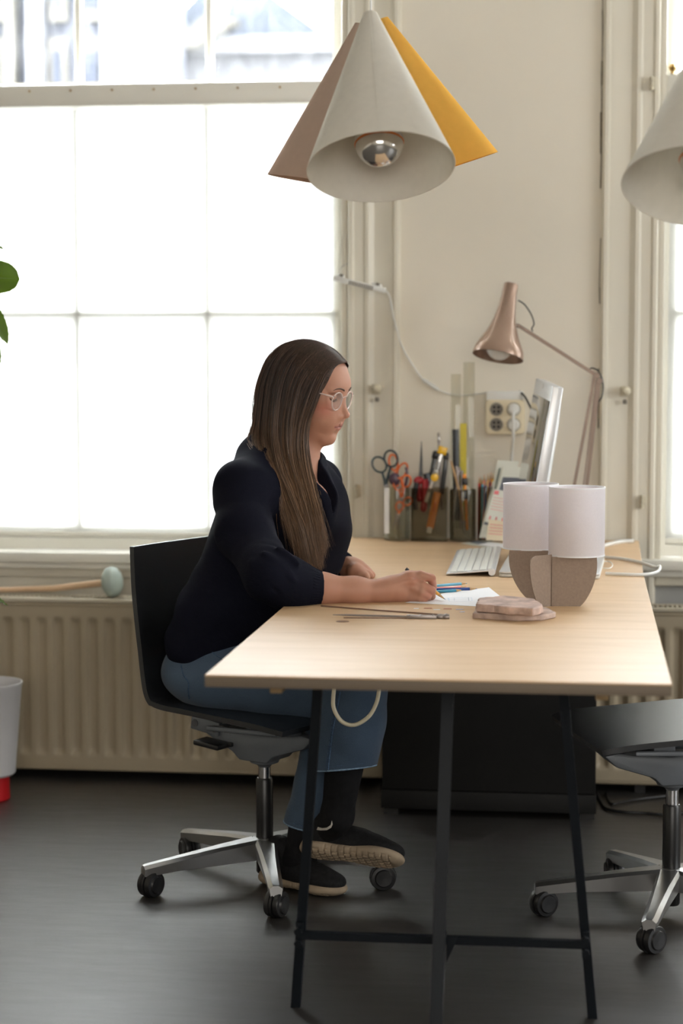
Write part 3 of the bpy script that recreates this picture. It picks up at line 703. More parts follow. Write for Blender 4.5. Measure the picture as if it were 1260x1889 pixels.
# ================================================================== PENDANT LAMPS
M['cone_white'] = translucent_mat('white_paper_shade', (0.80, 0.77, 0.70), (0.8, 0.76, 0.68), 0.3, 60)
M['cone_beige'] = translucent_mat('taupe_paper_shade', (0.60, 0.46, 0.37), (0.6, 0.43, 0.33), 0.3, 60)
M['cone_yellow'] = translucent_mat('ochre_paper_shade', (0.80, 0.47, 0.10), (0.85, 0.45, 0.08), 0.3, 60)
M['bulb_reflection'] = mat('painted_orange_reflection', (0.75, 0.22, 0.05), 0.6, noise=(9, 0.05))
M['bulb'] = mat('mirrored_bulb', (0.75, 0.73, 0.7), 0.12, metal=0.85, noise=(4, 0.02))
M['bulbglass'] = mat('opal_bulb', (0.8, 0.79, 0.76), 0.2, noise=(5, 0.02))
def pendant(Zd, scale, cones, label, cordpx):
    root_p = _C + (ray(*cordpx)) * Zd
    t = thing('pendant_lamp', label, 'lamp', (root_p.x, root_p.y, root_p.z))
    for k, (apx, tilt, toward, m, cap) in enumerate(cones):
        A_ = _C + ray(*apx) * (Zd + cap); sc_ = scale * (Zd + cap) / Zd
        ax = (_R * math.sin(tilt) - _U * math.cos(tilt)); ax = (ax * math.cos(toward) - _F * math.sin(toward)).normalized()
        L, R1, R0 = 0.337 * sc_, 0.1475 * sc_, 0.015 * sc_
        L *= 1.03 if k == 0 else 0.965
        s = MB(); n = 64; pr_ = [(R0 + (R1 - R0) * u, L * u) for u in np.linspace(0, 1, 14)]
        th = 0.0016
        full = [(r, h) for r, h in pr_] + [(r - th, h) for r, h in reversed(pr_)] + [(pr_[0][0], pr_[0][1])]
        s.lathe(full, A_, ax, n)
        sh = obj('shade', s, m, t, smooth=60)
        # overlap seam of the paper
        b0 = ax.orthogonal().normalized(); 
        if abs((-_F).dot(b0)) < 2:
            bb = (-_F - ax * (-_F).dot(ax)).normalized()
            s = MB(); q0 = A_ + bb * (R0 + 0.0006) ; q1 = A_ + ax * L + bb * (R1 + 0.0006)
            s.tube([q0, q1], 0.0008, n=4, flat=(6, 0.6), up=bb); obj('paper_seam', s, m, sh)
        # bulb and holder
        s = MB(); br = 0.048 * scale; bc = A_ + ax * (L * 0.84)
        s.lathe([(0.0001, br)] + [(br * math.sin(a), br * math.cos(a)) for a in np.linspace(0.1, PI / 2, 10)], bc, ax, 28); cp = obj('bulb_cap', s, 'bulb', sh, smooth=60)
        s = MB(); s.lathe([(br * math.sin(a), br * math.cos(a)) for a in np.linspace(PI / 2, PI * 0.85, 10)] + [(0.014, -br * 1.25), (0.013, -br * 1.9)], bc, ax, 28); obj('bulb', s, 'bulbglass', sh, smooth=60)
        s = MB(); s.lathe([(br * 1.0, -0.001), (br * 1.03, 0.001), (br * 1.0, 0.004)], bc, ax, 28); obj('reflection_ring', s, 'bulb_reflection', sh, smooth=60)  # orange reflection around the bulb's edge, put in as a coloured ring
        s = MB(); s.lathe([(0.0001, -br * 3.6), (0.017, -br * 3.5), (0.02, -br * 1.8), (0.0001, -br * 1.75)], bc, ax, 20); obj('lamp_holder', s, 'whiteplastic', sh)
        obj('shade_cap', MB().lathe([(0.0001, -0.002), (R0 * 0.98, -0.001), (R0 * 0.98, 0.004), (0.0001, 0.004)], A_, ax, 16), m, sh)
    s = MB(); s.tube([root_p + Vector((0, 0, -0.04)), (root_p.x, root_p.y, ZC - 0.02)], 0.0022, n=8); obj('cord', s, 'whiteplastic', t)
    s = MB(); s.lathe([(0.0001, 0), (0.045, 0.002), (0.05, 0.02), (0.05, 0.03), (0.0001, 0.03)], (root_p.x, root_p.y, ZC - 0.03), (0, 0, 1), 24); obj('ceiling_rose', s, 'whiteplastic', t)
    s = MB(); s.sphere(root_p + Vector((0, 0.0, -0.03)), 0.016, 14, 10); obj('joint', s, 'whiteplastic', t)
    return t
r_ = math.radians
pendant(4.0, 1.0, [((683, 27), r_(3.4), r_(18), 'cone_white', -0.03), ((668, 45), r_(-8.5), r_(-7.5), 'cone_beige', 0.125), ((703, 36), r_(18), r_(-8), 'cone_yellow', 0.135)], 'pendant lamp of three paper cones, white, taupe and ochre, over the desk', (684, 25))
pendant(3.62, 1.0, [((1322, 38), r_(-7.5), r_(19), 'cone_white', 0.0), ((1372, 30), r_(16), r_(-12), 'cone_beige', 0.12), ((1345, 20), r_(30), r_(-4), 'cone_yellow', 0.13)], 'pendant lamp cut by the right edge of the picture, a large white cone', (1345, 15))
# ================================================================== THINGS ON THE DESK
# two small table lamps: cardboard fins under white drum shades
M['shade_fabric'] = translucent_mat('white_linen_shade', (0.86, 0.83, 0.86), (0.80, 0.77, 0.78), 0.38, 300)
M['shade_inner'] = mat('shade_inside', (0.85, 0.84, 0.82), 0.8, noise=(50, 0.02))
def table_lamp(pc, ztop, zbot, R_, fins, label):
    """pc: centre on the desk; fins: (fold point, angle, width, height, flip)"""
    t = thing('table_lamp', label, 'lamp', (pc[0], pc[1], TZ))
    s = MB(); th = 0.0012
    s.lathe([(R_, zbot), (R_, ztop), (R_ - th, ztop), (R_ - th, zbot), (R_, zbot)], (pc[0], pc[1], 0), (0, 0, 1), 72); sh = obj('lamp_shade', s, 'shade_fabric', t, smooth=60)
    for z in (zbot, ztop):
        s = MB(); s.lathe([(R_ - 0.0015, z - 0.0016), (R_ + 0.0006, z - 0.0016), (R_ + 0.0006, z + 0.0016), (R_ - 0.0015, z + 0.0016), (R_ - 0.0015, z - 0.0016)], (pc[0], pc[1], 0), (0, 0, 1), 72); obj('rim_tape', s, 'paper', sh)
    s = MB()
    for k in range(3):
        a = k * 2 * PI / 3 + 0.4
        s.tube([(pc[0], pc[1], ztop - 0.03), (pc[0] + math.cos(a) * R_, pc[1] + math.sin(a) * R_, ztop - 0.006)], 0.0012, n=6)
    obj('shade_carrier', s, 'whiteplastic', sh)
    for (fx, fy), ang, wd, ht, foot, rnd_top in fins:
        pts = [(0, 0), (foot, 0)]
        for u in np.linspace(0, 1, 14)[1:]:
            pts.append((foot + (wd - foot) * (1 - (1 - u) ** 1.8), ht * 0.82 * u ** 1.15))
        pts += [(wd, ht * 0.9), (wd * 0.99, ht), (0, ht)] if not rnd_top else [(wd * 0.98, ht * 0.9), (wd * 0.9, ht * 0.965), (wd * 0.72, ht), (0, ht)]
        s = MB(); s.prism(pts, 0.0025, Matrix.Translation((fx, fy, TZ)) @ Matrix.Rotation(ang, 4, 'Z') @ Matrix.Rotation(PI / 2, 4, 'X'))
        obj('cardboard_fin', s, 'card', t, smooth=25)
    s = MB(); s.lathe([(0.0001, 0.0), (0.016, 0.0), (0.016, 0.05), (0.0001, 0.05)], (pc[0], pc[1], TZ + 0.125), (0, 0, 1), 18); obj('lamp_holder', s, 'whiteplastic', t)
    return t
pa = onz(1062, 1103, TZ); pb = onz(975, 1093, TZ)
# drum sizes from the picture: 104 px wide at about 4.33 m
cR = ony(1064, 960, 4.345); cL = ony(979, 950, 4.475)
zt = ony(1064, 899, 4.345).z; zb = ony(1064, 1023, 4.345).z
fR = ony(1018, 1060, 4.30)
table_lamp((cR.x, cR.y), zt, zb, 0.0615, [((fR.x, fR.y), r_(5), 0.098, zb - TZ - 0.001, 0.062, False), ((fR.x, fR.y), r_(222), 0.062, zb - TZ + 0.004, 0.034, True)], 'small table lamp with white drum shade on brown cardboard fins, the nearer of the pair')
ztl = ony(979, 893, 4.475).z; zbl = ony(979, 1010, 4.475).z
fL = ony(1004, 1050, 4.42)
table_lamp((cL.x, cL.y), ztl, zbl, 0.0625, [((fL.x + 0.02, fL.y), r_(184), 0.099, zbl - TZ - 0.001, 0.056, False)], 'small table lamp with white drum shade, the farther one behind its twin')

# stone samples
M['stone'] = mat('pink_grey_stone', (0.47, 0.36, 0.31), 0.75, noise=(28, 0.28), bump=(70, 0.6, 0.003))
M['stone2'] = mat('mottled_pink_stone', (0.50, 0.37, 0.32), 0.7, noise=(35, 0.35), bump=(80, 0.5, 0.003))
def slab(poly_px, z0, h, m, label, seed):
    rn = random.Random(seed); P = [onz(px, py, z0) for px, py in poly_px]
    pts = []
    for i in range(len(P)):
        a, c = P[i], P[(i + 1) % len(P)]; n = max(1, int((c - a).length / 0.012))
        for k in range(n):
            q = a.lerp(c, k / n); pts.append((q.x + rn.uniform(-1, 1) * 0.0022, q.y + rn.uniform(-1, 1) * 0.0022))
    s = MB(); s.prism(pts, h, Matrix.Translation((0, 0, z0)), bev=0.0018, seg=1)
    # rough broken edge
    c0 = sum((Vector((x, y, 0)) for x, y in pts), Vector()) / len(pts)
    s.v = [(x + rn.uniform(-1, 1) * 0.0007, y + rn.uniform(-1, 1) * 0.0007, z + rn.uniform(-0.5, 0.5) * 0.0007) for x, y, z in s.v]
    return obj('stone_slab', s, m, None, label=label, cat='stone', smooth=30)
slab([(873, 1141), (955, 1146), (1000, 1145), (1026, 1140), (1008, 1131), (960, 1128), (880, 1126)], TZ + 0.0005, 0.0125, 'stone', 'lower thin pinkish stone slab under another one, dark chipped corner', 3)
z2 = TZ + 0.0148
slab([(879, 1128), (940, 1134), (985, 1137), (1002, 1131), (985, 1118), (930, 1112), (884, 1117)], z2, 0.0165, 'stone2', 'upper thick pink stone slab lying on a thinner one', 4)

# drawing paper, pencils, scraps
b = MB(); P = [onz(*q, TZ) for q in ((748, 1112), (880, 1119), (925, 1102), (902, 1084), (822, 1094))]
b.prism([(p.x, p.y) for p in P], 0.0006, Matrix.Translation((0, 0, TZ + 0.0003)))
sheet = obj('paper_sheet', b, 'paper', None, label='white sheet of paper with a blue pencil drawing under the woman\'s hand', cat='paper')
M['inkblue'] = mat('blue_pencil_line', (0.45, 0.6, 0.78), 0.8, noise=(200, 0.15)); M['inkgrey'] = mat('grey_pencil_line', (0.35, 0.37, 0.45), 0.8, noise=(200, 0.2))
def line_on(px, m, r=0.0007, z=TZ + 0.0010, par=None, name='drawn_line', closed=False):
    q = [onz(x, y, z) for x, y in px]
    if closed: q.append(q[0])
    s = MB(); s.tube(q, r, n=4, flat=(1, 0.15), up=(0, 0, 1)); return obj(name, s, m, par)
line_on([(826, 1103), (870, 1102), (871, 1108), (829, 1109)], 'inkblue', par=sheet, closed=True)
line_on([(829, 1105.5), (868, 1105)], 'inkblue', par=sheet); line_on([(864, 1102), (865, 1108)], 'inkgrey', par=sheet)
line_on([(838, 1103), (838, 1108)], 'inkgrey', 0.0005, par=sheet); line_on([(822, 1104), (828, 1103.5), (829, 1106), (822, 1106)], 'inkblue', 0.0006, par=sheet, closed=True)
M['wooddk'] = mat('pencil_wood', (0.50, 0.32, 0.16), 0.7, noise=(80, 0.1)); M['lead'] = mat('graphite', (0.05, 0.05, 0.055), 0.4, noise=(80, 0.1))
def pencil(A_, B_, m, label, tipm='lead', endm=None, name='pencil', r=0.0036, group=None):
    """A tail, B tip (Vectors)"""
    A_, B_ = Vector(A_), Vector(B_); d = (B_ - A_).normalized(); L = (B_ - A_).length
    t = thing(name, label, 'pencil', A_, 0, group)
    s = MB(); s.tube([A_ + d * (0.008 if endm else 0), B_ - d * 0.019], r, n=6); obj('barrel', s, m, t, smooth=20)
    s = MB(); s.tube([B_ - d * 0.019, B_ - d * 0.005], [r * 0.98, r * 0.3], n=10); obj('sharpened_wood', s, 'wooddk', t)
    s = MB(); s.tube([B_ - d * 0.005, B_], [r * 0.3, r * 0.04], n=8); obj('point', s, tipm, t)
    if endm: s = MB(); s.tube([A_, A_ + d * 0.008], r * 1.03, n=6); obj('painted_end', s, endm, t, smooth=20)
    return t
def pm(nm, c): M[nm] = mat(nm, c, 0.35, noise=(30, 0.03), coat=0.3)
pm('pencil_blue', (0.10, 0.38, 0.56)); pm('pencil_coral', (0.75, 0.20, 0.15)); pm('pencil_navy', (0.02, 0.06, 0.25)); pm('pencil_teal', (0.04, 0.27, 0.40)); pm('pencil_ochre', (0.72, 0.36, 0.06)); pm('paint_black', (0.01, 0.01, 0.012))
pm('paint_red', (0.6, 0.03, 0.03)); pm('paint_green', (0.05, 0.25, 0.10)); pm('paint_orange', (0.9, 0.25, 0.02)); pm('paint_yellow', (0.85, 0.55, 0.02)); pm('paint_maroon', (0.2, 0.02, 0.06))
zz = TZ + 0.0042
for (a, c, m, e, lb) in (((770, 1084), (862, 1076), 'pencil_blue', 'paint_maroon', 'light blue colouring pencil, farthest of the bundle by the hand'),
                      ((765, 1088.5), (862, 1082), 'pencil_coral', 'paint_maroon', 'coral red colouring pencil between two blue ones'),
                      ((790, 1088), (881, 1086), 'pencil_navy', None, 'dark navy pencil whose tip reaches farthest right'),
                      ((772, 1093.5), (854, 1088.5), 'pencil_teal', None, 'teal blue pencil nearest the paper sheet')):
    A_, B_ = onz(*a, zz), onz(*c, zz); pencil(A_, B_, m, lb, tipm=m, endm=e, name='coloured_pencil', group=None)
M['scrapred'] = mat('scrap_red_brown', (0.38, 0.13, 0.08), 0.7, noise=(20, 0.1)); M['scrapblue'] = mat('scrap_lilac', (0.5, 0.52, 0.68), 0.7, noise=(20, 0.05)); M['scrapwhite'] = mat('scrap_white', (0.75, 0.75, 0.76), 0.7, noise=(20, 0.03))
for k, (px, py, w_, a, m, lb) in enumerate(((768, 1123, 10, 3, 'scrapwhite', 'tiny white paper scrap left of the striped paper scraps'), (790, 1122.5, 15, -2, 'scrapred', 'small red-brown and white paper scrap near the hand'), (806, 1125, 13, 5, 'scrapwhite', 'small white paper scrap in the middle of the scraps'),
                                 (826, 1123.5, 15, -3, 'scrapred', 'red-brown paper scrap near the blue one'), (848, 1124.5, 14, 4, 'scrapblue', 'lilac blue paper scrap nearest the stone slabs'), (853, 1129, 9, -6, 'scrapblue', 'smaller lilac paper scrap by the stone slabs'))):
    p = onz(px, py, TZ); W_ = w_ / 1660; s = MB(); s.prism([(-W_, -0.006), (W_, -0.004), (W_ * 0.8, 0.007), (-W_ * 0.9, 0.005)], 0.0004, Matrix.Translation((p.x, p.y, TZ + 0.0003)) @ Matrix.Rotation(r_(a), 4, 'Z'))
    obj('paper_scrap', s, m, None, label=lb, cat='paper', group=None)
# beam compass: two thin rods and a head
M['steelrod'] = mat('dull_steel', (0.30, 0.27, 0.26), 0.35, metal=0.7, noise=(30, 0.1)); M['brownrod'] = mat('brown_rod', (0.18, 0.10, 0.07), 0.5, noise=(30, 0.1))
t = thing('beam_compass', 'old steel caliper with two long thin arms lying on the desk', 'tool', onz(760, 1137, TZ))
z = TZ + 0.004
s = MB(); s.tube([onz(614, 1134, z), onz(640, 1134.6, z), onz(752, 1137.5, z)], [0.0008, 0.0022, 0.0024], n=8); obj('arm', s, 'steelrod', t)
s = MB(); s.tube([onz(634, 1139.5, z), onz(750, 1140.5, z)], 0.0013, n=8); obj('arm', s, 'brownrod', t)
s = MB(); a, c = onz(750, 1137.5, z), onz(806, 1138, z); m_ = (a + c) / 2; s.box(m_, ((c - a).length, 0.012, 0.0075), bev=0.0012); hd = obj('head', s, 'steelrod', t)
for q in (756, 777, 799):
    s = MB(); c = onz(q, 1135.5, z + 0.004); s.lathe([(0.0001, 0.0022), (0.0026, 0.0018), (0.003, 0)], c, (0, -0.3, 1), 10); obj('screw', s, 'steelrod', hd)
s = MB(); a, c = onz(806, 1137.5, z), onz(829, 1138, z); s.tube([a, a.lerp(c, 0.3), a.lerp(c, 0.5), a.lerp(c, 0.75), c], [0.004, 0.0065, 0.0045, 0.007, 0.005], n=10); obj('thumb_wheel', s, 'steelrod', t)
s = MB(); s.tube([onz(592, 1117.5, TZ + 0.0022), onz(700, 1126, TZ + 0.0022), onz(822, 1134.5, TZ + 0.0022)], 0.0016, n=8); obj('thin_rod', s, 'brownrod', None, label='long thin dark rod lying just behind the caliper on the desk', cat='rod')
# small bare wood piece under the paper stack etc: keyboard
M['keycap'] = mat('white_keycap', (0.74, 0.75, 0.72), 0.5, noise=(30, 0.02))
def keyboard():
    A0, A1, B1, B0 = onz(827, 1063, TZ), onz(917, 1061, TZ), onz(922, 1018, TZ), onz(838, 1022.5, TZ)
    t = thing('keyboard', 'silver keyboard with white keys lying across the desk before the monitor', 'keyboard', (A0 + B1) / 2)
    cx = Vector(((A0.x + A1.x + B1.x + B0.x) / 4, (A0.y + A1.y + B1.y + B0.y) / 4, TZ))
    # near edge is the left short side of the board: keys' rows run away from the camera
    wx = 0.122; ly = (B1.y - A1.y)
    ang = r_(1.0)
    MT = Matrix.Translation((cx.x, cx.y, TZ + 0.010)) @ Matrix.Rotation(ang, 4, 'Z') @ Matrix.Rotation(r_(-5.0), 4, 'Y')
    def bx(s, c, d, bv): s_ = MB(); s_.box(c, d, bev=bv); s.add([MT @ Vector(v) for v in s_.v], s_.f)
    s = MB(); bx(s, (0, 0, 0), (wx, ly, 0.0045), 0.0018); obj('board', s, 'silver', t)
    s = MB(); s_ = MB(); s_.tube([(wx / 2 - 0.009, -ly / 2, -0.0045), (wx / 2 - 0.009, ly / 2, -0.0045)], 0.0085, n=16); s.add([MT @ Vector(v) for v in s_.v], s_.f); obj('battery_tube', s, 'silver', t)
    rows = 5; kp = 0.0185; x0 = -wx / 2 + 0.008
    for r in range(rows + 1):
        xx = x0 + r * kp + kp / 2
        n = int(ly / 0.0188); dy = (ly - 0.008) / n
        for k in range(n):
            wk = kp - 0.003 if r < rows else 0.0075
            if r == 5: xx = x0 + 5 * kp + 0.0065
            s = MB(); bx(s, (xx, -ly / 2 + 0.004 + (k + 0.5) * dy, 0.0033), (wk, dy - 0.0028, 0.0022), 0.0007); obj('key', s, 'keycap', t)
keyboard()
# closed silver laptop under and behind the two table lamps
t = thing('laptop', 'closed silver laptop lying flat behind the two small table lamps', 'laptop', onz(1015, 1050, TZ))
A0, A1, B1, B0 = onz(920, 1065, TZ), onz(1106, 1069, TZ), onz(1115, 1037, TZ), onz(938, 1033, TZ)
def rounded(poly, r, n=5):
    out = []
    for i in range(len(poly)):
        p, a, c = Vector(poly[i]), Vector(poly[i - 1]), Vector(poly[(i + 1) % len(poly)])
        p0 = p + (a - p).normalized() * r; p1 = p + (c - p).normalized() * r
        for k in range(n + 1):
            u = k / n; out.append(tuple((p0 * (1 - u) ** 2 + p * 2 * u * (1 - u) + p1 * u * u)[:]))
    return out
pl = rounded([(p.x, p.y) for p in (A0, A1, B1, B0)], 0.012)
s = MB(); s.prism(pl, 0.007, Matrix.Translation((0, 0, TZ + 0.001)), bev=0.0015); obj('base', s, 'whiteplastic', t)
s = MB(); s.prism(pl, 0.0055, Matrix.Translation((0, 0, TZ + 0.009)), bev=0.0018); obj('lid', s, 'silver', t)
s = MB(); s.prism(rounded([(p.x * 0.995 + 0.0, p.y) for p in (A0.lerp(B1, 0.02), A1.lerp(B0, 0.02), B1.lerp(A0, 0.02), B0.lerp(A1, 0.02))], 0.012), 0.0012, Matrix.Translation((0, 0, TZ + 0.0079))); obj('gap_seal', s, 'rubber', t)

# monitor seen edge-on
def monitor():
    yN, yF = 5.14, 5.55
    N1 = ony(1020, 712, yN); F1 = ony(989, 697.5, yF); N0 = ony(988, 900, yN)
    up = (N1 - N0).normalized(); rt = (F1 - N1); W_ = rt.length; rt.normalize()
    up = (up - rt * up.dot(rt)).normalized(); nrm = up.cross(rt).normalized()
    if nrm.x > 0: nrm = -nrm
    Hh = 0.40; th = 0.028
    cN = N1 + rt * W_ / 2 - up * Hh / 2 - nrm * th / 2
    Rm = Matrix((rt, up, nrm)).transposed().to_4x4(); MT = Matrix.Translation(cN) @ Rm
    t = thing('monitor', 'silver desktop monitor seen nearly edge-on behind the two table lamps', 'monitor', (cN.x + 0.03, cN.y, TZ))
    def bx(c, d, bv=0.0):
        s = MB(); s.box(c, d, bev=bv); s.v = [MT @ Vector(v) for v in s.v]; return s
    s = bx((0, 0, 0), (W_, Hh, th), 0.003)
    obj('casing', s, 'silver', t)
    # bulged back
    s = MB(); v = []; f = []
    n = 12
    for j in range(n + 1):
        for i in range(n + 1):
            u, w_ = i / n * 2 - 1, j / n * 2 - 1
            v.append(MT @ Vector((u * W_ * 0.49, w_ * Hh * 0.49, -th / 2 - 0.018 * (1 - u ** 4) * (1 - w_ ** 4))))
    for j in range(n):
        for i in range(n): a = j * (n + 1) + i; f.append((a, a + 1, a + n + 2, a + n + 1))
    s.add(v, f); obj('back_shell', s, 'silver', t)
    M['screen'] = mat('dark_glass', (0.03, 0.03, 0.03), 0.08, coat=0.6, spec=0.9, noise=(3, 0.1))
    s = bx((0, -0.018, th / 2 + 0.0006), (W_ - 0.012, Hh - 0.046, 0.0016), 0.0004); obj('screen', s, 'screen', t)
    s = bx((W_ / 2 * 0.0, Hh / 2 - 0.012, th / 2 + 0.001), (0.004, 0.012, 0.001)); obj('camera_dot', s, 'whiteplastic', t)
    # stand
    foot = Vector((cN.x + 0.045, cN.y, TZ))
    s = MB(); s.tube([cN - nrm * 0.03 - up * 0.08, cN - nrm * 0.06 - up * 0.16, foot + Vector((0.03, 0, 0.02)), foot + Vector((0.02, 0, 0.006))], 0.05, n=4, flat=(1.0, 0.06), up=(1, 0, 0)); obj('stand_neck', s, 'silver', t)
    s = MB(); s.box(foot + Vector((-0.03, 0, 0.004)), (0.17, 0.10, 0.006), bev=0.002); obj('stand_foot', s, 'silver', t)
monitor()

# jointed desk lamp
M['rosegold'] = mat('rose_taupe_lacquer', (0.35, 0.235, 0.175), 0.28, metal=0.55, coat=0.5, noise=(5, 0.04)); M['rosearm'] = mat('taupe_metal', (0.24, 0.175, 0.14), 0.4, metal=0.4, noise=(9, 0.05))
t = thing('desk_lamp', 'rose-taupe jointed desk lamp with a trumpet-shaped metal shade', 'lamp', (0.0, 5.66, TZ))
yl = 5.66
Tt, Bb = ony(943, 524, yl), ony(918.5, 662, yl - 0.02)
ax = (Bb - Tt).normalized(); ax = (ax + Vector((0, -0.16, 0))).normalized(); L = (Bb - Tt).length
s = MB(); pr_ = [(0.0001, -0.001), (0.016, 0), (0.0195, 0.003), (0.0205, 0.03), (0.0235, 0.06), (0.029, 0.09), (0.0365, 0.115), (0.046, 0.138), (0.0565, 0.157), (0.065, 0.173), (0.0685, 0.186), (0.0695, 0.197)]
k_ = L / 0.197; P_ = [(r * 1.05, h * k_) for r, h in pr_]
Pc = [(v.x, v.z) for v in catmull([(r, 0, h) for r, h in P_], 3)]; Pc = [(max(r, 1e-4), h) for r, h in Pc]
s.lathe(Pc + [(max(r - 0.0015, 1e-4), h) for r, h in reversed(Pc[3:])], Tt, ax, 48); sh = obj('lamp_shade', s, 'rosegold', t, smooth=60)
s = MB(); s.lathe([(0.0001, -0.006), (0.006, -0.005), (0.006, 0)], Tt, ax, 12); obj('finial', s, 'whiteplastic', sh)
s = MB(); s.sphere(Tt + ax * (L - 0.030), 0.038, 24, 16); obj('bulb', s, 'bulbglass', sh, smooth=90)
J0 = ony(957, 601, yl); J1 = ony(1101, 693, yl); J2 = ony(1058, 960, yl)
s = MB(); s.tube([Tt + ax * L * 0.55, J0], 0.006, n=10); obj('shade_joint', s, 'rosearm', t)
s = MB(); s.tube([J0, J1], 0.0075, n=4); s.v = s.v; obj('upper_arm', s, 'rosearm', t, smooth=20)
a2 = (J2 - J1).normalized(); sd = Vector((a2.z, 0, -a2.x)).normalized()
if sd.x < 0: sd = -sd
pd = Vector((0, 1, 0))
s = MB(); s.tube([J1 - sd * 0.006, J2 - sd * 0.016], 0.0066, n=4); obj('lower_arm', s, 'rosearm', t, smooth=20)
s = MB(); s.tube([J1 + sd * 0.008 + a2 * 0.012, J2 + sd * 0.026], 0.0076, n=4); s.tube([J1 + sd * 0.001 + a2 * 0.012, J2 + sd * 0.016], 0.003, n=4); obj('lower_arm', s, 'rosearm', t, smooth=20)
for q in (J1, J1 + sd * 0.010 + a2 * 0.014, J2):
    s = MB(); s.lathe([(0.0001, -0.012), (0.008, -0.012), (0.009, 0.0), (0.008, 0.012), (0.0001, 0.012)], q, (0, 1, 0), 14); obj('pivot', s, 'rosearm', t)
s = MB(); s.tube([J2, (J2.x, yl, TZ + 0.02)], 0.008, n=10); obj('post', s, 'rosearm', t)
s = MB(); s.lathe([(0.0001, 0.0), (0.072, 0.0), (0.075, 0.006), (0.072, 0.014), (0.02, 0.022), (0.0001, 0.024)], (J2.x, yl, TZ + 0.0005), (0, 0, 1), 40); obj('lamp_base', s, 'rosegold', t)
def cordpx(pts, y, r, m, par, name='cord'):
    s = MB(); s.tube(catmull([ony(px, py, y + (q[0] if q else 0)) for px, py, *q in pts], 8), r, n=8); return obj(name, s, m, par, smooth=60)
cordpx([(956, 554), (968, 562), (980, 580), (985, 597), (981, 606), (983, 611)], yl, 0.0021, 'rubber', t)
cordpx([(1085, 684), (1092, 679), (1104, 685), (1112, 705), (1111, 730), (1101, 745)], yl, 0.0021, 'rubber', t)
# ================================================================== WALL SOCKETS, STRIP LIGHT, CABLES
def WP(px, py, d=0.0): return ony(px, py, WY - d)
def wallcable(pts, r, m, label, d=0.006, name='cable', cat='cable', parent=None):
    s = MB(); s.tube(catmull([WP(q[0], q[1], q[2] if len(q) > 2 else d) for q in pts], 8), r, n=8)
    return obj(name, s, m, parent, smooth=60, label=label, cat=cat)
c = WP(932, 769, 0.02); t = thing('power_socket', 'cream four-way power socket on the wall behind the monitor', 'socket', (c.x, WY - 0.001, c.z))
hw = 0.0575; hh = 0.051
s = MB(); s.prism(rounded([(-hw, -hh), (hw, -hh), (hw, hh), (-hw, hh)], 0.014), 0.034, Matrix.Translation((c.x, WY, c.z)) @ Matrix.Rotation(PI / 2, 4, 'X'), bev=0.004); obj('housing', s, 'creamplastic', t)
for dx in (-0.0255, 0.0255):
    for dz in (0.0225, -0.0225):
        q = Vector((c.x + dx, WY - 0.0345, c.z + dz))
        s = MB(); s.lathe([(0.0001, 0.0003), (0.0185, 0.0003), (0.0205, -0.0015), (0.0215, 0.0), (0.022, -0.003)], q, (0, -1, 0), 28); o_ = obj('socket_ring', s, 'socketgrey', t)
        s = MB()
        for k in range(4):
            a = k * PI / 2 + PI / 4; s.lathe([(0.0001, 0.0022), (0.004, 0.002), (0.004, 0)], q + Vector((math.cos(a) * 0.009, 0, math.sin(a) * 0.009)), (0, -1, 0), 10)
        obj('contact', s, 'plinth' if dx < 0 else 'creamplastic', o_)
s = MB(); a, b2 = WP(898, 721), WP(966, 738); s.span((a.x, WY - 0.03, b2.z), (b2.x, WY, a.z), bev=0.003); obj('junction_box', s, 'whiteplastic', None, label='white rectangular junction box on the wall above the cream power socket', cat='box')
q = Vector((c.x + 0.0255, WY - 0.036, c.z + 0.0225))
t = thing('power_plug', 'white plug in the upper right socket with its cord hanging down', 'plug', q)
s = MB(); s.lathe([(0.0001, 0.032), (0.012, 0.030), (0.017, 0.02), (0.018, 0.0), (0.0001, 0.0)], q, (0, -1, 0), 20); obj('plug_body', s, 'whiteplastic', t)
s = MB(); s.tube(catmull([q + Vector((0, -0.026, 0)), q + Vector((0, -0.034, -0.02)), q + Vector((0, -0.03, -0.08)), WP(944, 850, 0.03), WP(943, 985, 0.03)], 8), 0.0052, n=10); obj('cord', s, 'whiteplastic', t, smooth=60)
q = Vector((c.x + 0.0255, WY - 0.036, c.z - 0.0225))
t = thing('power_plug', 'flat white plug in the lower right socket', 'plug', q)
s = MB(); s.lathe([(0.0001, 0.014), (0.013, 0.013), (0.0175, 0.008), (0.018, 0.0), (0.0001, 0.0)], q, (0, -1, 0), 20); obj('plug_body', s, 'whiteplastic', t)
wallcable([(958, 722, 0.02), (966, 729, 0.035), (974, 742, 0.035), (984, 770, 0.03), (990, 850, 0.03)], 0.0032, 'rubber', 'black cable running from the junction box behind the monitor', cat='cable')

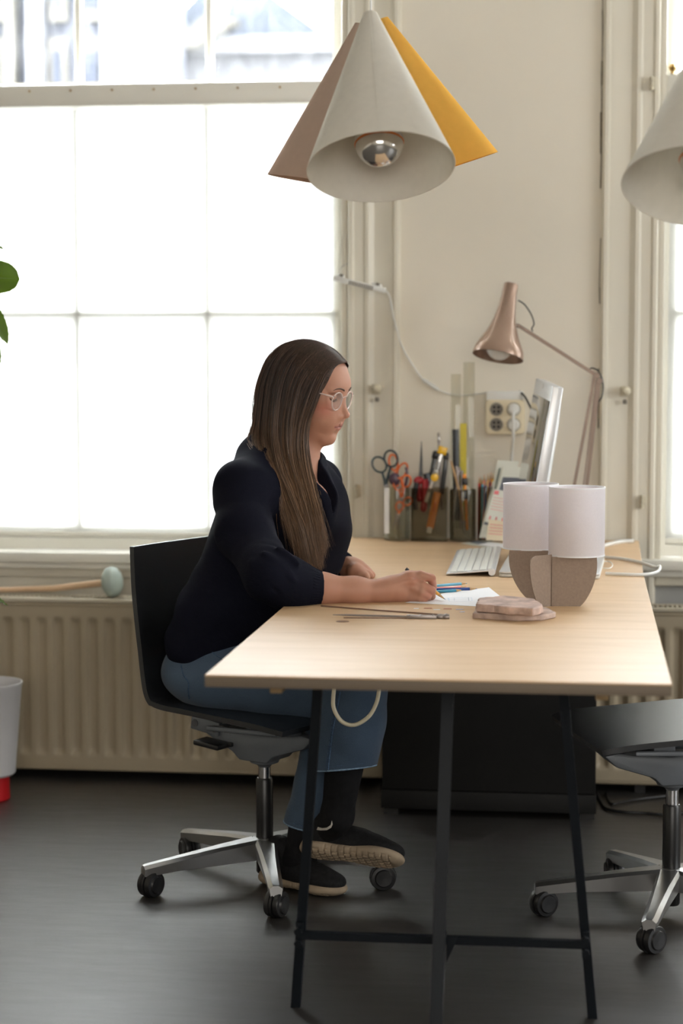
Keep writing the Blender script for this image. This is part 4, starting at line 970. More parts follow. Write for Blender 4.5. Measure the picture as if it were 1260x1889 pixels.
# strip light hanging at the casing
A_, B_ = ony(616, 513, WY - 0.085), ony(711, 536, WY - 0.085)
t = thing('strip_light', 'small white slotted strip light clipped to the window casing above the woman', 'lamp', (A_ + B_) / 2)
d = (B_ - A_).normalized(); n_ = Vector((-d.z, 0, d.x))
Rm = Matrix((d, Vector((0, 1, 0)), n_)).transposed()
s = MB(); s.box((A_ + B_) / 2, ((B_ - A_).length, 0.035, 0.0155), rot=Rm, bev=0.003); obj('housing', s, 'whiteplastic', t)
for k in range(14):
    q = A_.lerp(B_, 0.32 + 0.034 * k) - n_ * 0.002 + Vector((0, -0.0178, 0)); s = MB(); s.box(q, (0.0026, 0.002, 0.0115), rot=Rm); obj('slot', s, 'socketgrey', t)
for u, w_ in ((0.12, 0.022), (0.82, 0.03)):
    q = A_.lerp(B_, u) + n_ * 0.009; s = MB(); s.box(q, (w_, 0.03, 0.012), rot=Rm, bev=0.003); cl = obj('clip', s, 'whiteplastic', t)
    s = MB(); s.box(q + Vector((0.004, -0.014, 0.003)), (0.010, 0.008, 0.007), rot=Rm); obj('screw', s, 'socketgrey', cl)
s = MB(); s.tube(catmull([A_ + n_ * 0.01 + d * 0.01, ony(628, 495, WY - 0.07), ony(640, 487, WY - 0.03), ony(650, 482, WY - 0.025)], 6), 0.0009, n=6); s.tube([B_ + n_ * 0.0 - d * 0.03, B_ - d * 0.03 + Vector((0, 0.062, 0.0))], 0.004, n=8); obj('wire_hook', s, 'alu', t)
s = MB(); s.tube(catmull([B_, ony(719, 548, WY - 0.06), ony(727, 590, WY - 0.035), ony(742, 640, WY - 0.01), ony(768, 684, WY - 0.008), ony(780, 700, WY - 0.008)], 8), 0.0030, n=8); obj('cord', s, 'whiteplastic', t, smooth=60)
s = MB(); s.tube([ony(779, 699, WY - 0.009), ony(783, 702, WY - 0.009), ony(805, 717, WY - 0.009), ony(810, 720, WY - 0.009)], [0.003, 0.0065, 0.0065, 0.003], n=10); obj('inline_connector', s, 'whiteplastic', t)
s = MB(); s.tube(catmull([ony(810, 720, WY - 0.009), ony(835, 728, WY - 0.008), ony(868, 728, WY - 0.008), ony(900, 724, WY - 0.012)], 8), 0.0024, n=8); obj('cord', s, 'whiteplastic', t, smooth=60)

# cable loops at the right end of the desk, under it and on the floor
def freecable(pts, r, m, label, name='cable'):
    s = MB(); s.tube(catmull(pts, 10), r, n=8); return obj(name, s, m, None, smooth=60, label=label, cat='cable')
zt_ = TZ + 0.005
freecable([onz(1088, 1026, zt_), onz(1120, 1028, zt_), onz(1150, 1031, zt_), onz(1180, 1037, zt_), onz(1208, 1046, zt_), onz(1217, 1045, zt_ + .002), onz(1214, 1054, zt_ + 0.001), onz(1198, 1059, zt_), onz(1170, 1060, zt_), onz(1117, 1058, zt_)], 0.0042, 'whiteplastic', 'thick white cable looping over the right edge of the desk behind the lamps')
freecable([onz(1112, 1036, zt_), onz(1124, 1036, zt_), onz(1130, 1042, zt_), onz(1125, 1048, zt_), onz(1112, 1048, zt_)], 0.0016, 'whiteplastic', 'thin white cable making a small ring right of the nearer table lamp')
freecable([onz(1100, 1010, zt_), onz(1128, 1003, zt_), onz(1148, 999, zt_), onz(1168, 998, zt_)], 0.006, 'whiteplastic', 'short thick white cable end near the far right corner of the desk')
freecable([ony(640, 1195, 4.20), ony(622, 1240, 4.20), ony(615, 1285, 4.20), ony(617, 1310, 4.20), ony(632, 1332, 4.20), ony(655, 1337, 4.20), ony(680, 1322, 4.20), ony(694, 1298, 4.20), ony(699, 1275, 4.20), ony(699, 1262, 4.20)], 0.0046, 'creamplastic', 'cream cable hanging in a loop beneath the desk by the woman\'s knee')
freecable([onz(1100, 1462, 0.006), onz(1110, 1480, 0.006), onz(1120, 1492, 0.006), onz(1150, 1498, 0.006), onz(1190, 1500, 0.006), onz(1240, 1503, 0.006), onz(1300, 1490, 0.006)], 0.005, 'rubber', 'black cable curving over the floor under the right radiator, the nearer one')
freecable([onz(1118, 1462, 0.006), onz(1128, 1482, 0.006), onz(1145, 1480, 0.006), onz(1180, 1474, 0.006), onz(1250, 1466, 0.006)], 0.004, 'rubber', 'thinner black cable lying farther back on the floor under the right radiator')

# ================================================================== TOOL POTS against the wall
YP = 5.755
def jar(pxl, pxr, pyt, y, m, label, name='glass_jar', square=False):
    a = ony(pxl, pyt, y); c = ony(pxr, pyt, y); R0 = (c - a).length / 2; cx = (a.x + c.x) / 2; zt = a.z
    R0y = R0
    t = thing(name, label, 'jar', (cx, y, TZ))
    s = MB()
    if square:
        dy = 0.035
        for lo, hi in (((cx - R0, y - dy, TZ + 0.001), (cx + R0, y - dy + 0.002, zt)), ((cx - R0, y + dy - 0.002, TZ + 0.001), (cx + R0, y + dy, zt)), ((cx - R0, y - dy + .002, TZ + 0.001), (cx - R0 + 0.002, y + dy - .002, zt)), ((cx + R0 - 0.002, y - dy + .002, TZ + 0.001), (cx + R0, y + dy - .002, zt)), ((cx - R0 + .002, y - dy + .002, TZ + 0.001), (cx + R0 - .002, y + dy - .002, TZ + 0.004))): s.span(lo, hi)
    else:
        H_ = zt - TZ
        s.lathe([(0.0001, 0.001), (R0 - 0.003, 0.001), (R0, 0.005), (R0, H_ - 0.006), (R0 * 0.96, H_), (R0 * 0.93, H_), (R0 - 0.0025, H_ - 0.006), (R0 - 0.0025, 0.006), (0.0001, 0.006)], (cx, y, TZ), (0, 0, 1), 36)
    obj('vessel', s, m, t, smooth=50); return cx, R0, zt
j1 = jar(708, 757, 897, YP, 'jar', 'glass jar of scissors, leftmost of the row against the wall')
j2 = jar(760, 826, 899, YP + 0.005, 'smoke', 'tinted clear box of knives and pliers, second in the row', 'tool_tub', True)
j3 = jar(829, 879, 902, YP, 'smoke', 'tinted cup of rods and rulers, third in the row', 'tool_cup')
j4 = jar(881, 912, 897, YP, 'smoke', 'narrow tinted cup full of colouring pencils, half behind the leaning cards', 'pencil_cup')
s = MB(); a, c = ony(709, 900, YP - 0.036), ony(718, 984, YP - 0.036); s.span((a.x, YP - 0.0375, c.z), (c.x, YP - 0.0365, a.z)); obj('paper_strip', s, 'paper', None, label='white paper strip standing against the front of the glass jar', cat='paper')
TB = TZ + 0.007
pm('grip_teal', (0.02, 0.05, 0.065)); pm('grip_orange', (0.80, 0.17, 0.03)); pm('grip_red', (0.42, 0.02, 0.03)); pm('grip_purple', (0.09, 0.05, 0.08)); pm('knife_orange', (0.9, 0.30, 0.03)); pm('knife_yellow', (0.85, 0.5, 0.02)); pm('ruler_yellow', (0.55, 0.45, 0.02)); pm('black_grey', (0.03, 0.035, 0.04))
def T3(px, py, y): return ony(px, py, y)
def scissors(h1, h2, piv, tip, y, m, label, r=0.0032, squash=1.35, size=(13, 24)):
    """two handle loops (centre px, angle), pivot px, tip px"""
    t = thing('scissors', label, 'scissors', T3(*tip, y))
    k = 1 / 640
    for (cx_, cy_, an), sg in ((h1, -1), (h2, 1)):
        c0 = T3(cx_, cy_, y); s = MB(); P = []
        for i in range(20):
            a = 2 * PI * i / 20; u, v = math.cos(a) * size[0] / 2 * k * 1.25, math.sin(a) * size[1] / 2 * k * 1.15
            P.append(c0 + Vector((u * math.cos(an) - v * math.sin(an), sg * 0.003, u * math.sin(an) + v * math.cos(an))))
        P.append(P[0]); s.tube(P, r, n=8, caps=False)
        lo = min(P, key=lambda p: (p - T3(*piv, y)).length)
        s.tube([lo, T3(*piv, y + sg * 0.003)], [r * 1.1, r * 1.5], n=8); obj('handle', s, m, t, smooth=60)
    pv, tp = T3(*piv, y), T3(*tip, y); d = (tp - pv); sdv = Vector((-d.z, 0, d.x)).normalized()
    for sg in (-1, 1):
        s = MB(); q = [pv - d.normalized() * 0.012 + sdv * sg * 0.006, pv + sdv * sg * 0.007, tp + sdv * sg * 0.001]
        s.add([q[0] + Vector((0, sg * .001, 0)), q[1] + Vector((0, sg * .001, 0)), q[2] + Vector((0, sg * .001, 0)), pv - sdv * sg * 0.004 + Vector((0, sg * .001, 0)), q[0] + Vector((0, sg * .0025, 0)), q[1] + Vector((0, sg * .0025, 0)), q[2] + Vector((0, sg * .0025, 0)), pv - sdv * sg * 0.004 + Vector((0, sg * .0025, 0))],
              [(0, 1, 2, 3), (7, 6, 5, 4), (0, 4, 5, 1), (1, 5, 6, 2), (2, 6, 7, 3), (3, 7, 4, 0)]); obj('blade', s, 'steelrod', t)
    s = MB(); s.lathe([(0.0001, 0.002), (0.004, 0.0015), (0.004, 0)], pv + Vector((0, -0.003, 0)), (0, -1, 0), 12); obj('rivet', s, 'alu', t)
scissors((700, 857, r_(35)), (721, 846, r_(12)), (712, 894, ), (722, 975), YP + 0.004, 'grip_teal', 'dark green-black handled scissors standing in the glass jar', size=(20, 27))
scissors((726, 853, r_(10)), (742, 868, r_(-25)), (733, 898), (736, 975), YP + 0.014, 'grip_orange', 'orange handled scissors behind the dark handled ones in the glass jar', size=(13, 26))
scissors((735, 893, r_(5)), (749, 888, r_(-15)), (741, 918), (726, 972), YP - 0.008, 'grip_orange', 'smaller orange scissors lower in the glass jar, loops at its rim', size=(14, 20))
scissors((737, 934, r_(-8)), (752, 925, r_(-50)), (735, 948), (722, 980), YP - 0.020, 'grip_orange', 'smallest orange scissors sunk inside the glass jar', size=(11, 15), r=0.0026)
t = thing('pliers', 'purple-black handled tool between the scissors in the jar', 'tool', T3(730, 975, YP))
s = MB(); s.tube(catmull([T3(749, 862, YP + 0.002), T3(751, 880, YP), T3(745, 905, YP), T3(738, 930, YP)], 5), [0.004] * 15 + [0.006], n=10); s.sphere(T3(728, 884, YP - 0.008), 0.017, 16, 12, (1, 0.45, 1.1)); obj('grip', s, 'grip_purple', t, smooth=70)
s = MB(); s.tube([T3(738, 930, YP), T3(732, 976, YP)], [0.006, 0.002], n=8); obj('jaw', s, 'steelrod', t)
# red tool with a dark spike
t = thing('snips', 'dark spiked snips with red grips in the tinted box', 'tool', T3(778, 960, YP))
s = MB(); s.tube([T3(777.5, 814, YP), T3(777, 850, YP), T3(776, 878, YP)], [0.0018, 0.0085, 0.0115], n=10, flat=(1, 0.5)); obj('spike_blade', s, 'black_grey', t)
s = MB(); s.sphere(T3(773, 886, YP), 0.0135, 14, 10, (1.15, 0.6, 0.9)); s.tube(catmull([T3(768, 884, YP), T3(772, 905, YP), T3(774, 925, YP)], 5), [0.009] * 10 + [0.006], n=10); s.tube(catmull([T3(784, 884, YP), T3(784, 910, YP), T3(781, 944, YP)], 5), [0.010] * 10 + [0.006], n=10); obj('red_grip', s, 'grip_red', t, smooth=70)
s = MB(); s.tube(catmull([T3(769, 890, YP - 0.012), T3(765, 915, YP - 0.012), T3(767, 940, YP - 0.012)], 5), [0.0075] * 11, n=10); s.tube([T3(786, 873, YP + 0.01), T3(792, 893, YP + 0.01)], 0.010, n=10); obj('black_grip', s, 'black_grey', t, smooth=70)
# craft knives
def cutter(top, bot, w0, y, m, label, parts):
    A_, B_ = T3(*top, y), T3(*bot, y); d = (B_ - A_).normalized(); L = (B_ - A_).length; sd_ = Vector((-d.z, 0, d.x))
    Rm = Matrix((sd_, Vector((0, 1, 0)), d)).transposed()
    t = thing('craft_knife', label, 'knife', B_)
    s = MB(); s.box(A_.lerp(B_, 0.5), (w0, 0.009, L), rot=Rm, bev=0.003); bd = obj('handle', s, m, t)
    for u, off, dd, mm, nm in parts:
        s = MB(); s.box(A_ + d * (L * u) + sd_ * off + Vector((0, -0.004, 0)), dd, rot=Rm, bev=0.0015); obj(nm, s, mm, t)
    return t
cutter((818, 826), (787, 922), 0.013, YP - 0.018, 'alu', 'craft knife with silver body, yellow end cap and round yellow lock', [(0.05, 0, (0.026, 0.012, 0.022), 'knife_yellow', 'end_cap'), (0.45, 0, (0.004, 0.004, 0.06), 'black_grey', 'blade_track'), (0.95, 0, (0.010, 0.007, 0.03), 'whiteplastic', 'nose')])
q = T3(802, 881, YP - 0.032); s = MB(); s.lathe([(0.0001, 0.006), (0.010, 0.005), (0.0115, 0.002), (0.0115, -0.006), (0.0001, -0.006)], q, (0, -1, 0), 20)
kn = [o for o in COL.objects if o.name == 'craft_knife'][0]; obj('lock_wheel', s, 'knife_yellow', kn)
s = MB(); s.lathe([(0.0001, 0.004), (0.004, 0.003), (0.005, -0.004)], T3(805, 870, YP - 0.032), (0, -1, 0), 12); obj('snap_point', s, 'whiteplastic', kn)
cutter((807, 908), (793, 975), 0.022, YP - 0.020, 'knife_orange', 'orange plastic craft knife standing in the tinted box', [(1.04, 0, (0.014, 0.007, 0.018), 'whiteplastic', 'nose'), (0.4, 0, (0.005, 0.003, 0.03), 'grip_orange', 'slider')])
cutter((806, 832), (790, 912), 0.018, YP + 0.01, 'black_grey', 'dark grey wide knife behind the yellow capped one', [(0.1, 0, (0.022, 0.01, 0.02), 'rubber', 'end_cap')])
cutter((824, 835), (815, 912), 0.014, YP + 0.018, 'black_grey', 'slim dark pen knife at the right of the tinted box', [(0.1, 0, (0.016, 0.01, 0.014), 'rubber', 'end_cap')])
cutter((809, 798), (815, 940), 0.008, YP + 0.024, 'steelrod', 'thin grey steel blade sticking up behind the yellow capped knife', [(0.08, 0, (0.0075, 0.003, 0.012), 'alu', 'blade_end')])
# rulers, tube, calipers
s = MB(); s.tube([T3(840, 792, YP + 0.005), T3(843, 960, YP + 0.005)], 0.0095, n=16); obj('black_tube', s, 'black_grey', None, label='thick black tube standing in the third cup beside the yellow ruler', cat='tube')
s = MB(); a, c = T3(849, 781, YP + 0.012), T3(860, 960, YP + 0.012); s.span((a.x, YP + 0.011, c.z), (c.x, YP + 0.014, a.z)); obj('yellow_ruler', s, 'ruler_yellow', None, label='yellow folding ruler standing in the third cup', cat='ruler')
t = thing('calipers', 'grey steel calipers with crossed legs leaning in the third cup', 'tool', T3(855, 984, YP - 0.01))
for k, (a, c) in enumerate((((842, 860), (857, 984)), ((848, 862), (833, 975)), ((852, 868), (850, 975)))):
    s = MB(); s.tube([T3(*a, YP - 0.008 + k * 0.005), T3(*c, YP - 0.008 + k * 0.005)], [0.0045, 0.003], n=8); obj('leg', s, 'steelrod', t)
s = MB(); s.tube([T3(832, 850, YP - 0.010), T3(847, 905, YP - 0.010), T3(855, 960, YP - 0.010)], [0.003, 0.004, 0.0035], n=8); obj('arm', s, 'wooddk', t)
cutter((857, 876), (862, 978), 0.007, YP - 0.012, 'knife_orange', 'thin orange and black pen knife in the third cup', [(0.02, 0, (0.010, 0.01, 0.012), 'knife_orange', 'end_cap'), (0.12, 0, (0.017, 0.013, 0.02), 'rubber', 'clamp'), (0.35, 0, (0.011, 0.011, 0.028), 'black_grey', 'grip')])
for k, (pl_, pr2, pt) in enumerate(((832, 849, 690), (855, 874, 668))):
    a, c = T3(pl_, pt, YP + 0.02 + k * 0.008), T3(pr2, 975, YP + 0.02 + k * 0.008); s = MB(); s.span((a.x, a.y, c.z), (c.x, a.y + 0.003, a.z), bev=0.0004); obj('acrylic_strip', s, 'jar', None, label=('tall clear acrylic strip, the left one rising from the cups', 'taller clear acrylic strip, right of the other, rising from the cups')[k], cat='strip')
rn = random.Random(8); cols = ['paint_red', 'paint_green', 'pencil_blue', 'pencil_coral', 'pencil_navy', 'pencil_ochre', 'paint_maroon', 'paint_orange', 'paint_yellow']
txt = {'paint_red': 'red', 'paint_green': 'green', 'pencil_blue': 'light blue', 'pencil_coral': 'coral', 'pencil_navy': 'navy', 'pencil_ochre': 'ochre', 'paint_maroon': 'maroon', 'paint_orange': 'orange', 'paint_yellow': 'yellow'}
for k in range(9):
    px = 885 + 2.9 * k; a = T3(px - 1 + rn.uniform(-2, 2), 985, YP + rn.uniform(-0.012, 0.012)); c = T3(px + rn.uniform(-1, 2), 868 + rn.uniform(0, 16), YP + rn.uniform(-0.01, 0.012))
    pencil((a.x, a.y, TB), c, cols[k], txt[cols[k]] + ' pencil standing in the narrow tinted cup beside the cards', tipm=cols[k], name='coloured_pencil', r=0.0035)
# leaning cards (surveyed corners on leaning planes)
M['card_white'] = mat('card_white', (0.72, 0.73, 0.66), 0.6, noise=(9, 0.03)); M['card_cream'] = mat('card_cream', (0.78, 0.68, 0.5), 0.6, noise=(9, 0.05))
M['print_grey'] = mat('print_grey', (0.14, 0.15, 0.18), 0.6, noise=(30, 0.1)); M['print_green'] = mat('print_green', (0.03, 0.09, 0.07), 0.6, noise=(30, 0.1)); M['print_pink'] = mat('print_pink', (0.75, 0.2, 0.22), 0.6, noise=(30, 0.1)); M['print_slate'] = mat('print_slate', (0.2, 0.22, 0.26), 0.6, noise=(60, 0.3))
def card(q, y0, y1, m, label, prints):
    """q: four px corners (bl, br, tr, tl); bottom at y0, top at y1"""
    P = [T3(*q[0], y0), T3(*q[1], y0), T3(*q[2], y1), T3(*q[3], y1)]
    nrm = (P[1] - P[0]).cross(P[3] - P[0]).normalized()
    if nrm.y > 0: nrm = -nrm
    s = MB(); s.add(P + [p - nrm * 0.0012 for p in P], [(0, 1, 2, 3), (7, 6, 5, 4), (0, 4, 5, 1), (1, 5, 6, 2), (2, 6, 7, 3), (3, 7, 4, 0)])
    o = obj('printed_card', s, m, None, label=label, cat='card', origin=P[0])
    for (u0, v0, u1, v1), mm, nm in prints:
        f = lambda u, v: P[0].lerp(P[1], u).lerp(P[3].lerp(P[2], u), v) + nrm * 0.0004
        s = MB(); Q = [f(u0, v0), f(u1, v0), f(u1, v1), f(u0, v1)]; s.add(Q + [p - nrm * 0.0004 for p in Q], [(0, 1, 2, 3), (0, 4, 5, 1), (1, 5, 6, 2), (2, 6, 7, 3), (3, 7, 4, 0)]); obj(nm, s, mm, o)
    return o
card(((884, 992), (930, 992), (957, 851), (918, 849)), 5.685, 5.775, 'card_white', 'tall greenish white card leaning at the back of the stack beside the cups', [((0.16, 0.62, 0.22, 0.90), 'print_green', 'printed_bar')])
card(((896, 972), (942, 972), (966, 862), (930, 860)), 5.665, 5.745, 'card_white', 'white card with a grey picture, second from the back of the leaning cards', [((0.1, 0.52, 0.98, 0.82), 'print_grey', 'printed_picture')])
card(((889, 978), (934, 986), (944, 908), (912, 902)), 5.645, 5.69, 'card_white', 'white card with a red mark and rows of pink lines, third of the leaning cards',
     [((0.04, 0.88, 0.30, 0.97), 'print_pink', 'red_mark')] + [((0.08, 0.80 - k * 0.07, 0.9, 0.81 - k * 0.07), 'print_pink', 'text_line') for k in range(5)] + [((0.15 + k * 0.28, 0.27, 0.22 + k * 0.28, 0.36), 'print_pink', 'pink_figure') for k in range(3)] + [((0.0, 0.14, 1.0, 0.20), 'print_slate', 'dark_band')])
card(((896, 996), (931, 998), (936, 962), (902, 958)), 5.632, 5.648, 'card_cream', 'small cream card at the front bottom of the leaning cards', [((0.1, 0.75 - k * 0.15, 0.85, 0.78 - k * 0.15), 'print_pink', 'text_line') for k in range(4)])
# loose papers on the desk in front of the cards
for k, (q, z, m, lb) in enumerate((([(850, 1003), (905, 1012), (942, 1006), (890, 997)], TZ + 0.0006, 'card_white', 'crumpled pale paper lying lowest in front of the leaning cards'),
                                  ([(866, 1002), (884, 1006), (900, 1003), (880, 999)], TZ + 0.0022, 'print_slate', 'small dark folded print on top of the loose papers'),
                                  ([(880, 1008), (928, 1014), (945, 1009), (905, 1003)], TZ + 0.0038, 'paper', 'white paper on top of the loose papers before the cards'))):
    P = [onz(*p, TZ) for p in q]; s = MB(); s.prism([(p.x, p.y) for p in P], 0.0012, Matrix.Translation((0, 0, z))); obj('loose_paper', s, m, None, label=lb, cat='paper')

# ================================================================== MALLET ON THE RADIATOR
M['jade'] = mat('pale_green_rubber', (0.40, 0.47, 0.42), 0.55, noise=(20, 0.08)); M['beech'] = mat('beech_handle', (0.62, 0.43, 0.27), 0.5, noise=(12, 0.08, (1, 6, 6)))
ym = 5.712; hc = ony(207, 1078, ym); zr = 0.5435
t = thing('mallet', 'long wooden-handled mallet with a pale green head lying on the left radiator', 'mallet', (hc.x, ym, zr))
axm = Vector((1, -0.25, 0.12)).normalized(); Rh = 0.046; hc.z = zr + Rh * 0.98
s = MB(); s.lathe([(0.0001, -0.024), (0.018, -0.0235), (0.034, -0.019), (0.043, -0.011), (0.046, 0), (0.043, 0.011), (0.034, 0.019), (0.018, 0.0235), (0.0001, 0.024)], hc, axm, 36); obj('head', s, 'jade', t, smooth=80)
s = MB(); s.tube([hc - axm * 0.018, hc - axm * 0.2 + Vector((0, 0, -0.005)), Vector((-1.80, ym + 0.03, zr + 0.010))], [0.0105, 0.0095, 0.007], n=14); obj('handle', s, 'beech', t, smooth=60)

# ================================================================== POTTED PLANT AT THE LEFT EDGE
M['potwhite'] = mat('white_plastic_pot', (0.66, 0.66, 0.68), 0.45, noise=(6, 0.03)); M['potred'] = mat('red_plastic', (0.55, 0.01, 0.015), 0.45, noise=(9, 0.05)); M['soil'] = mat('potting_soil', (0.05, 0.035, 0.025), 0.95, noise=(60, 0.4), bump=(90, 0.8, 0.01))
def leaf_extra(m, t, b):
    b.inputs['Subsurface Weight'].default_value = 0.0
    t2 = t
    out = [n for n in t.nodes if n.type == 'OUTPUT_MATERIAL'][0]
    tr = t.nodes.new('ShaderNodeBsdfTranslucent'); tr.inputs['Color'].default_value = (0.30, 0.42, 0.03, 1)
    mx = t.nodes.new('ShaderNodeMixShader'); mx.inputs['Fac'].default_value = 0.35
    t.links.new(b.outputs[0], mx.inputs[1]); t.links.new(tr.outputs[0], mx.inputs[2]); t.links.new(mx.outputs[0], out.inputs['Surface'])
M['leaf'] = mat('leaf_green', (0.10, 0.17, 0.02), 0.35, noise=(12, 0.15), extra=leaf_extra); M['midrib'] = mat('leaf_midrib', (0.16, 0.23, 0.06), 0.5, noise=(20, 0.1)); M['stem'] = mat('plant_stem', (0.16, 0.13, 0.06), 0.7, noise=(30, 0.2))
yp = 5.38; pc = onz(-24, 1455, 0); pcx = ony(-22, 1440, yp).x
t = thing('potted_plant', 'broad-leaved green plant in a white pot at the left edge of the picture', 'plant', (pcx, yp, 0))
s = MB(); s.lathe([(0.0001, 0.0), (0.058, 0.0), (0.062, 0.004), (0.060, 0.075), (0.0001, 0.075)], (pcx, yp, 0), (0, 0, 1), 40); obj('red_base', s, 'potred', t)
s = MB(); s.lathe([(0.0001, 0.072), (0.072, 0.072), (0.078, 0.078), (0.098, 0.325), (0.101, 0.330), (0.101, 0.338), (0.097, 0.338), (0.093, 0.30), (0.0001, 0.295)], (pcx, yp, 0), (0, 0, 1), 48); obj('pot', s, 'potwhite', t)
s = MB(); s.lathe([(0.0001, 0.312), (0.05, 0.311), (0.0925, 0.305), (0.0925, 0.298), (0.0001, 0.298)], (pcx, yp, 0), (0, 0, 1), 32); obj('soil', s, 'soil', t)
yf = 4.75
def leaf(base, tip, wid, up, fold=0.18, droop=0.0, rnd=0.75):
    base, tip = Vector(base), Vector(tip); d = tip - base; L = d.length; d.normalize(); up = (Vector(up) - d * Vector(up).dot(d)).normalized(); sd_ = d.cross(up)
    n = 22; m = 8; v = []; f = []
    for i in range(n + 1):
        u = i / n; wv = math.sin(PI * min(1, u ** 0.85)) ** rnd * wid / 2 * (1 + 0.03 * math.sin(u * 17))
        for j in range(m + 1):
            q = j / m * 2 - 1
            v.append(base + d * (L * u) + sd_ * (q * wv) + up * (fold * abs(q) * wv + 0.015 * math.sin(u * PI) - droop * u * u + 0.0015 * math.sin(u * 60) * abs(q)))
    nv = len(v)
    for i in range(n):
        for j in range(m): a = i * (m + 1) + j; f.append((a, a + 1, a + m + 2, a + m + 1))
    v += [p - up * 0.0006 for p in v]; f += [tuple(nv + k for k in reversed(q)) for q in list(f)]
    s = MB(); s.add(v, f); o = obj('leaf', s, 'leaf', t, smooth=70)
    s = MB(); s.tube([base + d * (L * u) + up * (0.015 * math.sin(u * PI) - droop * u * u + 0.0003) for u in np.linspace(0, 0.96, 12)], [0.0016 * (1 - 0.8 * u) for u in np.linspace(0, 1, 12)], n=6); obj('midrib', s, 'midrib', o)
    return base
stemtop = Vector((ony(-60, 300, yf).x, yf, 1.55))
trunk = catmull([(pcx, yp, 0.30), (pcx - 0.02, yp - 0.12, 0.7), (stemtop.x - 0.02, yf + 0.1, 1.15), stemtop], 8)
s = MB(); s.tube(trunk, [0.008 - 0.00018 * i for i in range(len(trunk))], n=10); obj('stem', s, 'stem', t, smooth=60)
def L3(px, py, y): return ony(px, py, y)
bs = []
cam_dir = Vector((0.05, -1, 0.2))
bs.append(leaf(L3(-42, 520, yf), L3(36, 515, yf), 0.092, (0.1, -1, 0.35), rnd=0.40))
bs.append(leaf(L3(-52, 552, yf - 0.02), L3(14, 634, yf - 0.05), 0.062, (0.85, -0.6, 0.3)))
bs.append(leaf(L3(-75, 470, yf + 0.03), L3(6, 459, yf), 0.06, (-0.1, -0.4, 1)))
bs.append(leaf(L3(-45, 600, yf), L3(-3, 682, yf - 0.03), 0.05, (0.9, -0.5, 0.2)))
bs.append(leaf(L3(-62, 1105, yf), L3(15, 1118, yf + 0.02), 0.035, (0.05, -0.25, 1), fold=0.3))
bs.append(leaf(L3(-50, 420, yf + 0.05), L3(-95, 330, yf), 0.06, (0.5, -1, 0.2)))
for q in bs:
    tp = min(trunk, key=lambda p: abs(p.z - (q.z - 0.05)))
    s = MB(); s.tube(catmull([tp, tp.lerp(q, 0.5) + Vector((0, 0, 0.01)), q], 5), 0.0022, n=6); obj('petiole', s, 'stem', t, smooth=60)
